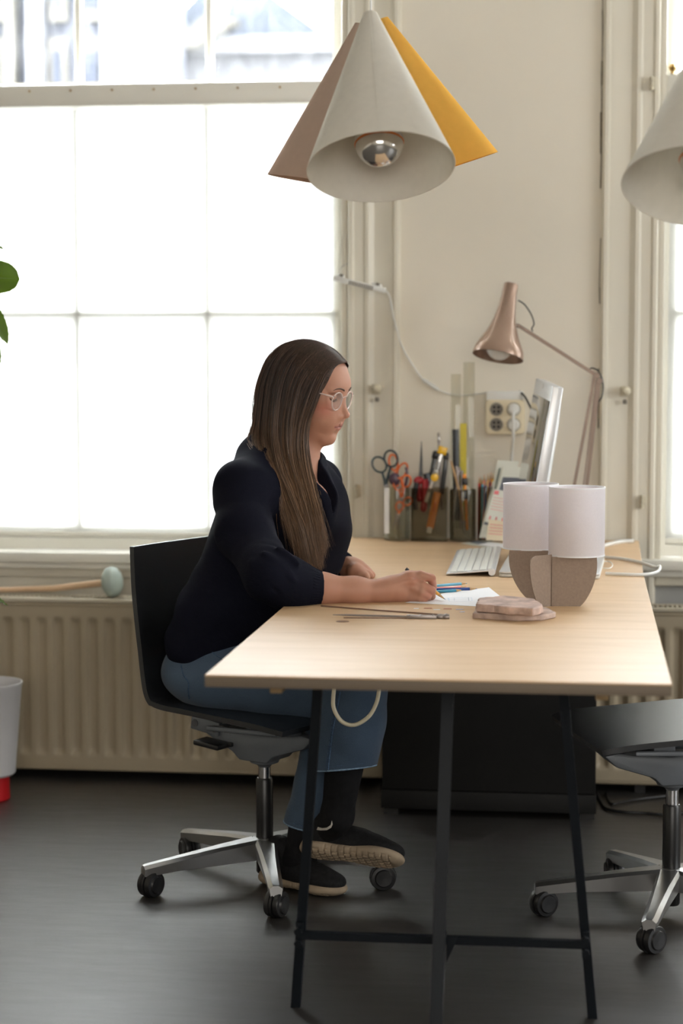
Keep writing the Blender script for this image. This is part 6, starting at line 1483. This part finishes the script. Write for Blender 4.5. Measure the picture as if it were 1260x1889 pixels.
# ribs of the near cuff
def ring_pts(c, nrm, sd_, r0, n=26):
    nrm = nrm.normalized(); a = nrm.orthogonal().normalized(); b = nrm.cross(a); out = []
    for k in range(n):
        an = 2 * PI * k / n; dr = a * math.cos(an) + b * math.sin(an); Q = np.array([npv(c + dr * r) for r in np.linspace(r0 * 1.9, 0.01, 60)]); d = sd_.ev(Q); i = int(np.argmax(d < 0)) if (d < 0).any() else -1
        out.append(Vector(Q[i]) if i >= 0 else None)
    return out
dirN = (cuffN - ony(540, 1082, 4.265)).normalized(); s = MB(); R1_ = ring_pts(cuffN - dirN * 0.003, dirN, Sw, 0.04, 44); R2_ = ring_pts(cuffN - dirN * 0.040, dirN, Sw, 0.045, 44)
R15 = ring_pts(cuffN - dirN * 0.021, dirN, Sw, 0.045, 44)
for a, m2, c in zip(R1_, R15, R2_):
    if a and c and m2: s.tube([a, m2, c], 0.0013, n=5)
obj('cuff_ribbing', s, 'knit', sweater, smooth=80, kind='stuff')

# ------------------------------------------------------------------ jeans
J = Sdf()
J.ell(LP(402, 1232, 0.0), (0.110, 0.178, 0.088), Rb, 0.04)
J.chain([hipN, LP(500, 1262, -0.06), kneeR], [0.092, 0.078, 0.066], 0.03)
J.chain([hipF, LP(520, 1240, 0.03), kneeL], [0.088, 0.076, 0.066], 0.03)
opR = len(J.ops)
J.chain([kneeR, LP(598, 1400, -0.01), LP(562, 1528, -0.02)], [0.062, 0.056, 0.052], 0.02)
J.chain([kneeL, LP(645, 1335, -0.115), LP(630, 1425, -0.125)], [0.076, 0.079, 0.077], 0.022)
hemR = (npv(LP(562, 1524, -0.02)), np.array([-0.20, 0.0, -0.98])); hemL = (npv(LP(629, 1418, -0.125)), np.array([0.10, -0.12, -0.985]))
jf = []
def FJ(p0, p1, y, w_=0.010, amp=0.005): jf.append((ony(*p0, y), ony(*p1, y), w_, amp))
FJ((350, 1210), (440, 1240), 4.44, 0.010, -0.005); FJ((380, 1195), (450, 1215), 4.42, 0.009, 0.005); FJ((560, 1330), (600, 1300), 4.46, 0.010, -0.006); FJ((600, 1290), (690, 1320), 4.42, 0.010, 0.006); FJ((595, 1330), (660, 1350), 4.40, 0.010, -0.005)
FJ((585, 1365), (680, 1370), 4.40, 0.009, 0.004); FJ((600, 1395), (690, 1385), 4.40, 0.008, -0.004); FJ((560, 1440), (590, 1480), 4.52, 0.008, 0.004); FJ((535, 1490), (580, 1500), 4.52, 0.008, -0.003)
def j_post(P, d):
    m = np.abs(d) < 0.025
    if m.any():
        Q = P[m]; f = np.zeros(len(Q))
        for a, b, w_, amp in jf: f += fold(Q, a, b, w_, amp)
        f += 0.0015 * np.sin(Q @ np.array([35, 21, 38.]) + 2 * np.sin(Q @ np.array([12, -18, 9.])))
        d = d.copy(); d[m] -= f
    dR_ = np.minimum(Sdf._d(J.ops[opR], P), Sdf._d(J.ops[opR + 1], P)); dL_ = np.minimum(Sdf._d(J.ops[opR + 2], P), Sdf._d(J.ops[opR + 3], P))
    for isL, (c, n_, ax0, rr) in enumerate(((hemR[0], hemR[1], LP(592, 1430, -0.014), 0.046), (hemL[0], hemL[1], LP(642, 1350, -0.118), 0.070))):
        nr = (np.linalg.norm(P - c, axis=1) < 0.13) & ((dL_ < dR_) if isL else (dR_ <= dL_)); cd = (P - c) @ n_; nn = n_ / np.linalg.norm(n_)
        d = np.where(nr, np.maximum(d, cd / np.linalg.norm(n_)), d)
        ax = (c - npv(ax0)); L = np.linalg.norm(ax); ax = ax / L; pa = P - npv(ax0); h = np.clip(pa @ ax, L - 0.022, L + 0.08); dd = np.linalg.norm(pa - h[:, None] * ax, axis=1) - rr
        d = np.where(nr, np.maximum(d, -dd), d)
    return d
J.post = j_post
def denim_extra(m, t, b):
    tc = t.nodes.new('ShaderNodeTexCoord')
    n = t.nodes.new('ShaderNodeTexNoise'); n.inputs['Scale'].default_value = 4; n.inputs['Detail'].default_value = 4
    n2 = t.nodes.new('ShaderNodeTexNoise'); n2.inputs['Scale'].default_value = 700; n2.inputs['Detail'].default_value = 2
    t.links.new(tc.outputs['Object'], n.inputs['Vector']); t.links.new(tc.outputs['Object'], n2.inputs['Vector'])
    ad = t.nodes.new('ShaderNodeMath'); ad.operation = 'MULTIPLY_ADD'; ad.inputs[1].default_value = 0.35
    t.links.new(n2.outputs['Fac'], ad.inputs[0]); t.links.new(n.outputs['Fac'], ad.inputs[2])
    cr = t.nodes.new('ShaderNodeValToRGB'); cr.color_ramp.elements[0].position = 0.45; cr.color_ramp.elements[0].color = (0.036, 0.056, 0.088, 1)
    cr.color_ramp.elements[1].position = 0.95; cr.color_ramp.elements[1].color = (0.085, 0.125, 0.180, 1)
    t.links.new(ad.outputs[0], cr.inputs['Fac']); t.links.new(cr.outputs['Color'], b.inputs['Base Color'])
M['denim'] = mat('blue_denim', (0.08, 0.13, 0.2), 0.85, spec=0.2, sheen=0.1, extra=denim_extra); M['denimseam'] = mat('denim_seam', (0.05, 0.085, 0.14), 0.85, spec=0.2, noise=(300, 0.4))
M['denimhem'] = mat('faded_hem', (0.17, 0.25, 0.34), 0.85, spec=0.2, noise=(300, 0.35))
V_, F_ = J.mesh(0.0036, 12)
jeans = skin_obj('jeans', V_, F_, 'denim', who, smooth_it=1)
def drape(P, sd_, lift=0.0005):
    """pull a polyline onto the cloth surface along the line of sight direction -Y"""
    out = []
    for p in P:
        Q = np.array([npv(Vector(p)) + np.array([0, t_, 0]) for t_ in np.linspace(-0.2, 0.2, 400)]); d = sd_.ev(Q); ix = np.argmax(d < lift)
        out.append(Vector(Q[ix]) if (d < lift).any() else Vector(p))
    return out
def seam(pts, y, m='denimseam', r=0.0013, nm='seam'):
    P = catmull([ony(*q, y) for q in pts], 6); P = drape(P, J); s = MB(); s.tube(P, r, n=6); return obj(nm, s, m, jeans, smooth=80)
seam([(358, 1185), (380, 1205), (408, 1222), (440, 1228), (480, 1222)], 4.42, r=0.0015)
seam([(327, 1232), (334, 1250), (343, 1262), (342, 1278), (341, 1296)], 4.42, r=0.0018, nm='pocket_edge')
seam([(628, 1275), (624, 1310), (617, 1350), (612, 1390), (610, 1412)], 4.40, r=0.0022, nm='side_seam'); seam([(622, 1275), (617, 1330), (611, 1370), (606, 1412)], 4.40, r=0.0012)
for (c, n_), rr in ((hemR, 0.0525), (hemL, 0.0775)):
    nv_ = Vector(n_).normalized(); 
    for dz_, mm, r2 in ((0.003, 'denimhem', 0.0022), (0.013, 'denimseam', 0.0010)):
        R_p = [p for p in ring_pts(Vector(c) - nv_ * dz_, nv_, J, rr, 40) if p is not None]
        s = MB(); s.tube(R_p + [R_p[0]], r2, n=6, caps=False); obj('hem', s, mm, jeans, smooth=80)

# ------------------------------------------------------------------ socks and shoes
M['sock'] = mat('black_sock', (0.009, 0.009, 0.010), 0.9, spec=0.2, bump=(500, 0.4, 0.001), noise=(60, 0.2))
for pts_, rs_, S_ in (((LP(566, 1500, -0.02), LP(553, 1585, -0.015)), (0.040, 0.036, 0.033), SH1), ((LP(637, 1400, -0.118), LP(622, 1505, -0.104)), (0.046, 0.036, 0.030), SH2)):
    h_, X_, Y_, Z_, k_ = shoe_axes(*S_); s = Sdf(); last_sock = s; s.chain([*pts_, h_ + (X_ * 0.058 + Z_ * 0.055) * k_], rs_, 0.02); V_, F_ = s.mesh(0.004, 12); skin_obj('sock', V_, F_, 'sock', who, smooth_it=1)
M['shoeknit'] = mat('black_shoe_knit', (0.012, 0.012, 0.013), 0.8, spec=0.25, bump=(260, 0.7, 0.0015), noise=(90, 0.25)); M['solefoam'] = mat('worn_cream_sole', (0.34, 0.265, 0.185), 0.8, noise=(22, 0.22), bump=(120, 0.3, 0.001)); M['logowhite'] = mat('white_logo', (0.75, 0.72, 0.66), 0.5, noise=(50, 0.03))
def shoe(heel, toe, upv, label, lean, flat):
    heel, toe = Vector(heel), Vector(toe); X = (toe - heel); L = X.length; X.normalize(); Z = (Vector(upv) - X * Vector(upv).dot(X)).normalized(); Yv = Z.cross(X)
    Rm = np.array(Matrix((X, Yv, Z)).transposed()); k = L / 0.262
    def P(x, y, z): return heel + (X * x + Yv * y + Z * z) * k
    up = Sdf()
    up.ell(P(0.050, 0, 0.052), (0.052 * k, 0.034 * k, 0.040 * k), Rm, 0.02); up.ell(P(0.130, 0.0, 0.045), (0.085 * k, 0.040 * k, 0.036 * k), Rm, 0.02); up.ell(P(0.200, 0.0, 0.034), (0.060 * k, 0.042 * k, 0.027 * k), Rm, 0.02)
    up.cap(P(0.045, 0, 0.06), P(0.052, 0, 0.094), 0.037 * k, 0.041 * k, 0.02); up.cap(P(0.07, 0, 0.065), P(0.14, 0, 0.055), 0.030 * k, 0.024 * k, 0.02)
    V_, F_ = up.mesh(0.003, 12); sh = skin_obj('shoe', V_, F_, 'shoeknit', who, smooth_it=1)
    so = Sdf(); rs = [(0.0, 0.018, 0.030), (0.0, 0.060, 0.033), (0.0, 0.120, 0.032), (0.0, 0.185, 0.042), (0.0, 0.225, 0.038)]
    so.ell(P(0.045, 0, 0.017), (0.052 * k, 0.038 * k, 0.020 * k), Rm, 0.015); so.ell(P(0.115, 0, 0.018), (0.075 * k, 0.036 * k, 0.018 * k), Rm, 0.015); so.ell(P(0.195, 0, 0.017), (0.068 * k, 0.049 * k, 0.022 * k), Rm, 0.015); so.ell(P(0.012, 0, 0.028), (0.014 * k, 0.026 * k, 0.022 * k), Rm, 0.012)
    H0 = npv(heel)
    def sp(P_, d):
        q = ((P_ - H0) @ Rm) / k
        # tread: hexagonal-ish grooves cut from below
        g1 = np.abs(((q[:, 0] / 0.0165) % 1) - 0.5) ; g2 = np.abs(((q[:, 1] / 0.0165 + 0.5 * np.floor(q[:, 0] / 0.0165)) % 1) - 0.5)
        gr = (np.minimum(0.5 - g1, 0.5 - g2) * 0.0165 < 0.0013) & (q[:, 0] > 0.03) & (q[:, 0] < 0.235)
        fl = -(q[:, 2] - 0.001) * k
        d = np.maximum(d, fl)
        cut = np.where(gr, 0.0065, 0.0); side = np.where((np.abs(((q[:, 0] / 0.0165) % 1) - 0.5) > 0.43) & (q[:, 0] > 0.06) & (q[:, 0] < 0.15) & (q[:, 2] < 0.022), 0.003, 0.0)
        und = np.clip((0.012 - q[:, 2]) / 0.006, 0, 1)
        return d + cut * und + side
    so.post = sp
    V_, F_ = so.mesh(0.0018, 16); o = skin_obj('sole', V_, F_, 'solefoam', sh, label='worn cream foam sole')
    return sh, P, up, k
sh1, *_x = shoe(*SH1, '', 0, True)
sh2, PS, UP, kk = shoe(*SH2, '', 0, False)
# white tick emblem on the raised shoe
tick = [(586, 1526), (594, 1528), (603, 1527), (610, 1522), (612, 1514), (613.5, 1521), (611, 1527), (603, 1531.5), (592, 1532), (584, 1531)]
tp = [];
for px, py in tick:
    D_ = ray(px, py).normalized(); o0 = ony(px, py, 4.30); Q = np.array([npv(o0 + D_ * t_) for t_ in np.linspace(0, 0.3, 900)]); d = np.minimum(UP.ev(Q), last_sock.ev(Q)); ok = (d < 0.0018)
    tp.append(Vector(Q[int(np.argmax(ok))]) if ok.any() else o0)
s = MB(); vv = [p for p in tp] + [p + Vector((0, 0.003, 0)) for p in tp]; n = len(tp)
s.add(vv, [(0, 1, 8, 9), (1, 2, 7, 8), (2, 3, 6, 7), (3, 4, 5, 6), (19, 18, 11, 10), (18, 17, 12, 11), (17, 16, 13, 12), (16, 15, 14, 13)] + [(i, (i + 1) % n, (i + 1) % n + n, i + n) for i in range(n)])
obj('logo', s, 'logowhite', sh2, smooth=20, label='white curved tick emblem on the heel side')
s = MB(); P_ = [PS(0.004, -0.012 + 0.0, 0.035), PS(-0.004, 0, 0.05), PS(0.006, 0.01, 0.075)]; s.tube(P_, 0.004, n=8); obj('heel_tab', s, 'shoeknit', sh2, smooth=80)

# ------------------------------------------------------------------ hair
G = [
 [(641, 668, .00), (622, 672, -.030), (605, 685, -.052), (593, 708, -.064), (578, 738, -.074), (564, 774, -.082), (559, 820, -.088), (568, 880, -.105), (585, 950, -.125), (599, 1008, -.130)],
 [(618, 650, .00), (600, 658, -.035), (575, 680, -.066), (556, 712, -.084), (547, 750, -.092), (541, 790, -.098), (541, 840, -.108), (557, 900, -.125), (576, 968, -.140), (593, 1048, -.145)],
 [(597, 636, .00), (575, 643, -.038), (546, 668, -.073), (528, 706, -.089), (519, 750, -.096), (515, 800, -.106), (523, 852, -.120), (543, 910, -.135), (564, 975, -.150), (583, 1060, -.150)],
 [(575, 628, .00), (552, 634, -.036), (521, 662, -.072), (505, 704, -.086), (498, 752, -.092), (495, 806, -.104), (506, 862, -.130), (529, 915, -.148), (551, 978, -.158), (568, 1056, -.155)],
 [(560, 626, .01), (534, 633, -.025), (504, 664, -.055), (488, 704, -.065), (482, 752, -.068), (478, 808, -.085), (492, 862, -.125), (516, 912, -.148), (539, 976, -.160), (554, 1034, -.156)],
 [(552, 627, .02), (523, 636, .000), (497, 662, -.018), (482, 704, -.022), (475, 752, -.022), (471, 806, -.045), (483, 852, -.105), (506, 896, -.140), (531, 965, -.156), (541, 1002, -.153)]]
GF = [
 [(641, 669, .00), (637, 676, .030), (622, 690, .058), (610, 714, .072), (596, 742, .080), (575, 775, .083), (560, 815, .075), (545, 850, .060)],
 [(620, 650, .00), (610, 658, .040), (592, 680, .070), (576, 712, .086), (562, 750, .090), (545, 790, .085), (530, 835, .070), (515, 880, .060)],
 [(597, 636, .00), (580, 643, .040), (555, 668, .075), (536, 706, .088), (524, 750, .090), (512, 800, .080), (500, 850, .060), (485, 900, .050)],
 [(575, 628, .00), (555, 634, .038), (525, 662, .074), (508, 704, .082), (499, 752, .080), (492, 800, .070), (484, 840, .055), (468, 890, .045)],
 [(560, 626, .01), (536, 633, .030), (506, 664, .052), (490, 704, .056), (482, 752, .052), (478, 800, .045), (474, 835, .035), (462, 870, .03)],
 [(552, 627, .02), (523, 636, .012), (497, 662, .010), (482, 704, .008), (475, 752, .004), (472, 800, .000), (471, 828, .0), (460, 850, .0)]]
def guide_grid(Gd, nt):
    A_ = []
    for g in Gd:
        P = [HP(*q) for q in g]; C_ = catmull(P, 8); C_ = np.array([npv(p) for p in C_]); u = np.linspace(0, 1, nt); L_ = np.linspace(0, 1, len(C_)); A_.append(np.stack([np.interp(u, L_, C_[:, i]) for i in range(3)], 1))
    return np.array(A_)           # guides x nt x 3
def interp_s(GG, s):
    n = len(GG) - 1; x = np.clip(s, 0, 0.99999) * n; i = x.astype(int); t = (x - i)[:, None, None]
    p0 = GG[np.maximum(i - 1, 0)]; p1 = GG[i]; p2 = GG[i + 1]; p3 = GG[np.minimum(i + 2, n)]
    return 0.5 * (2 * p1 + (p2 - p0) * t + (2 * p0 - 5 * p1 + 4 * p2 - p3) * t ** 2 + (3 * p1 - p0 - 3 * p2 + p3) * t ** 3)
def push_out(P, sd_, dmin, it=2):
    sh_ = P.shape; Q = P.reshape(-1, 3).copy()
    for _ in range(it):
        d, g = sd_.grad(Q); m = d < dmin; Q[m] += g[m] * (dmin - d[m])[:, None] * 0.9
    return Q.reshape(sh_)
HB = Sdf(); HB.ops = B.ops[:n_head_ops + 6]
def strands(Gd, n, nt, r, seed, inward, tmax, cols):
    rg = np.random.RandomState(seed); GG = guide_grid(Gd, nt); s = rg.rand(n); s[: n // 6] *= 0.12; P = interp_s(GG, s)
    clump = np.floor(s * 46); crg = np.random.RandomState(seed + 1); co = crg.randn(60, 3) * 0.0035; ph = crg.rand(60) * 6.28
    t = np.linspace(0, 1, nt)
    grow = np.clip(t * 2.2, 0, 1)
    P = P + co[clump.astype(int)][:, None, :] * grow[None, :, None] * np.array([1, 1, 0.3])
    P += (rg.randn(n, 1, 3) * 0.0022) * grow[None, :, None]
    dep = rg.rand(n) ** 1.3 * inward; P += (npv(EYh) * (1 if Gd is G else -1))[None, None] * (dep[:, None] * np.clip(t * 4, 0, 1)[None, :])[:, :, None]
    wob = 0.0022 * np.sin(t[None, :] * (6 + 7 * rg.rand(n, 1)) + rg.rand(n, 1) * 6.28) * np.clip((t - 0.35) * 2.5, 0, 1)[None, :]
    P[:, :, 0] += wob; P[:, :, 1] += wob * 0.6
    # flyaways near the tips
    fly = (rg.rand(n) < 0.07); P[fly] += (rg.randn(fly.sum(), 1, 3) * np.array([0.013, 0.006, 0.004])) * (np.clip(t - 0.4, 0, 1) ** 1.5)[None, :, None] * 1.8
    P = push_out(P, HB, 0.006); P = push_out(P, Sw, 0.004, 1)
    end = tmax * (1 - 0.24 * rg.rand(n) ** 1.6)
    V = []; a = 2 * np.pi * np.arange(3) / 3
    # resample to end
    u = end[:, None] * t[None, :]; idx = u * (nt - 1); i0 = np.minimum(idx.astype(int), nt - 2); fr = (idx - i0)[:, :, None]
    ar = np.arange(n)[:, None]; P = P[ar, i0] * (1 - fr) + P[ar, i0 + 1] * fr
    T = np.gradient(P, axis=1); T /= np.linalg.norm(T, axis=2)[:, :, None] + 1e-9
    A1 = np.cross(T, np.array([0.3, 1, 0.1])); A1 /= np.linalg.norm(A1, axis=2)[:, :, None] + 1e-9; A2 = np.cross(T, A1)
    rr = r * (0.7 + 0.6 * rg.rand(n, 1)) * np.clip((1 - t) * 6, 0.15, 1)[None, :]
    ring = P[:, :, None, :] + (A1[:, :, None, :] * np.cos(a)[None, None, :, None] + A2[:, :, None, :] * np.sin(a)[None, None, :, None]) * rr[:, :, None, None]
    V = ring.reshape(-1, 3); base = (np.arange(n)[:, None, None] * nt + np.arange(nt - 1)[None, :, None]) * 3; k = np.arange(3)[None, None, :]; k2 = (k + 1) % 3
    F = np.stack([base + k, base + k2, base + 3 + k2, base + 3 + k], -1).reshape(-1, 4)
    c0, c1, c2 = [np.array(c) for c in cols]; v1 = rg.rand(n)[:, None, None]; br = 0.45 + 1.1 * (rg.rand(n) ** 1.5)[:, None, None] * (0.75 + 0.5 * crg.rand(60)[clump.astype(int)])[:, None, None]; tt = t[None, :, None]
    Cc = (c0 * (1 - v1) + c1 * v1) * br; tipw = np.clip((tt - 0.45) * 1.6, 0, 1); Cc = Cc * (1 - tipw) + (c2 * br) * tipw
    C_ = np.repeat(np.broadcast_to(Cc, (n, nt, 3))[:, :, None, :], 3, axis=2).reshape(-1, 3)
    return V, F, C_
cols = ((0.016, 0.009, 0.006), (0.095, 0.052, 0.033), (0.22, 0.125, 0.066))
V1, F1, C1 = strands(G, 6500, 30, 0.0006, 1, 0.016, 1.0, cols); V2, F2, C2 = strands(GF, 2600, 18, 0.0007, 2, 0.012, 0.74, cols)
# a scalp layer under the strands so no skin shows through
def sheet(Gd, inw, tmax, ns=40, nt=30):
    GG = guide_grid(Gd, nt); P = interp_s(GG, np.linspace(0.02, 1, ns)); P = P + (npv(EYh) * (1 if Gd is G else -1))[None, None] * inw * np.clip(np.linspace(0, 1, nt) * 4, 0, 1)[None, :, None]
    P = push_out(P, HB, 0.003); P = push_out(P, Sw, 0.003, 1); m = int(nt * tmax); P = P[:, :m]; V = P.reshape(-1, 3)
    i = np.arange(ns - 1)[:, None] * m + np.arange(m - 1)[None]; F = np.stack([i, i + 1, i + m + 1, i + m], -1).reshape(-1, 4)
    return V, F
V3, F3 = sheet(G, 0.010, 0.86); V4, F4 = sheet(GF, 0.008, 0.74)
VV = [V1, V2, V3, V4]; off = np.cumsum([0] + [len(v) for v in VV]); FF = np.concatenate([f + o for f, o in zip((F1, F2, F3, F4), off)]); CC = np.concatenate([C1, C2, np.tile([0.035, 0.02, 0.014], (len(V3) + len(V4), 1))])
M['hair'] = mat('brown_hair', (0.06, 0.035, 0.02), 0.36, spec=0.6, extra=attr_color)
hair = skin_obj('hair', np.concatenate(VV), FF, 'hair', who, lambda W_: CC); hair['kind'] = 'stuff'
s = MB(); s.tube(catmull([HP(487, 690, -.02), HP(470, 728, -.02), HP(462, 765, -.02), HP(463, 795, -.02), HP(474, 812, -.03)], 6), 0.0004, n=4); obj('loose_strand', s, 'brow', hair)

# ------------------------------------------------------------------ eyeglasses and the pencil in the hand
def clear_extra(m, t, b): pass
M['acetate'] = mat('clear_acetate', (0.80, 0.66, 0.60), 0.12, spec=0.8, alpha=0.5, noise=(20, 0.03))
gl = thing('eyeglasses', 'round clear-framed eyeglasses on the woman\'s face', 'glasses', Hl(0.09, 0, 0))
for s_ in (-1, 1):
    cx, cy, cz = 0.0905, s_ * 0.0335, -0.0075; P = []
    for k in range(28):
        a = 2 * PI * k / 28; yy = math.cos(a) * 0.0235; zz_ = math.sin(a) * (0.0200 if math.sin(a) > 0 else 0.0215); yy *= (1.03 if math.sin(a) > 0 else 0.95)
        P.append(Hl(cx - 0.004 * (abs(cy + yy) / 0.055) ** 2 + 0.0 * zz_, cy + yy, cz + zz_))
    s = MB(); s.tube(P + [P[0]], 0.0017, n=8, caps=False, flat=(1.0, 1.15)); fr = obj('rim', s, 'acetate', gl, smooth=80)
    s = MB(); c_ = Hl(cx - 0.0012, cy, cz); s.add([c_] + P, [(0, i + 1, (i + 1) % 28 + 1) for i in range(28)]); obj('lens', s, 'lens', gl, smooth=80)
    s = MB(); s.tube([Hl(0.0865, s_ * 0.056, 0.002), Hl(0.083, s_ * 0.063, 0.004), Hl(0.070, s_ * 0.068, 0.005), Hl(0.0, s_ * 0.078, 0.003), Hl(-0.015, s_ * 0.077, -0.006)], [0.0026, 0.0026, 0.0018, 0.0015, 0.0015], n=8); tm = obj('temple', s, 'acetate', gl, smooth=80)
    s = MB(); s.lathe([(0.0001, 0.0016), (0.0013, 0.001), (0.0013, -0.001)], Hl(0.088, s_ * 0.0565, 0.0045), npv(Hl(1, 0, 0) - Hl(0, 0, 0)), 8); obj('hinge_pin', s, 'steelrod', tm)
    s = MB(); s.sphere(Hl(0.088, s_ * 0.010, -0.008), 0.003, 10, 8, (0.6, 0.6, 1.3)); obj('nose_pad', s, 'acetate', gl, smooth=90)
s = MB(); s.tube(catmull([Hl(0.0905, -0.011, -0.001), Hl(0.0935, 0, 0.003), Hl(0.0905, 0.011, -0.001)], 5), 0.0018, n=8); obj('bridge', s, 'acetate', gl, smooth=80)
tipP = onz(822, 1106.5, TZ + 0.0014); endP = ony(748.5, 1049, 4.372)
pencil(endP, tipP, 'pencil_ochre', 'ochre yellow pencil with a black end held in the woman\'s right hand', endm='paint_black', name='pencil', r=0.0037)
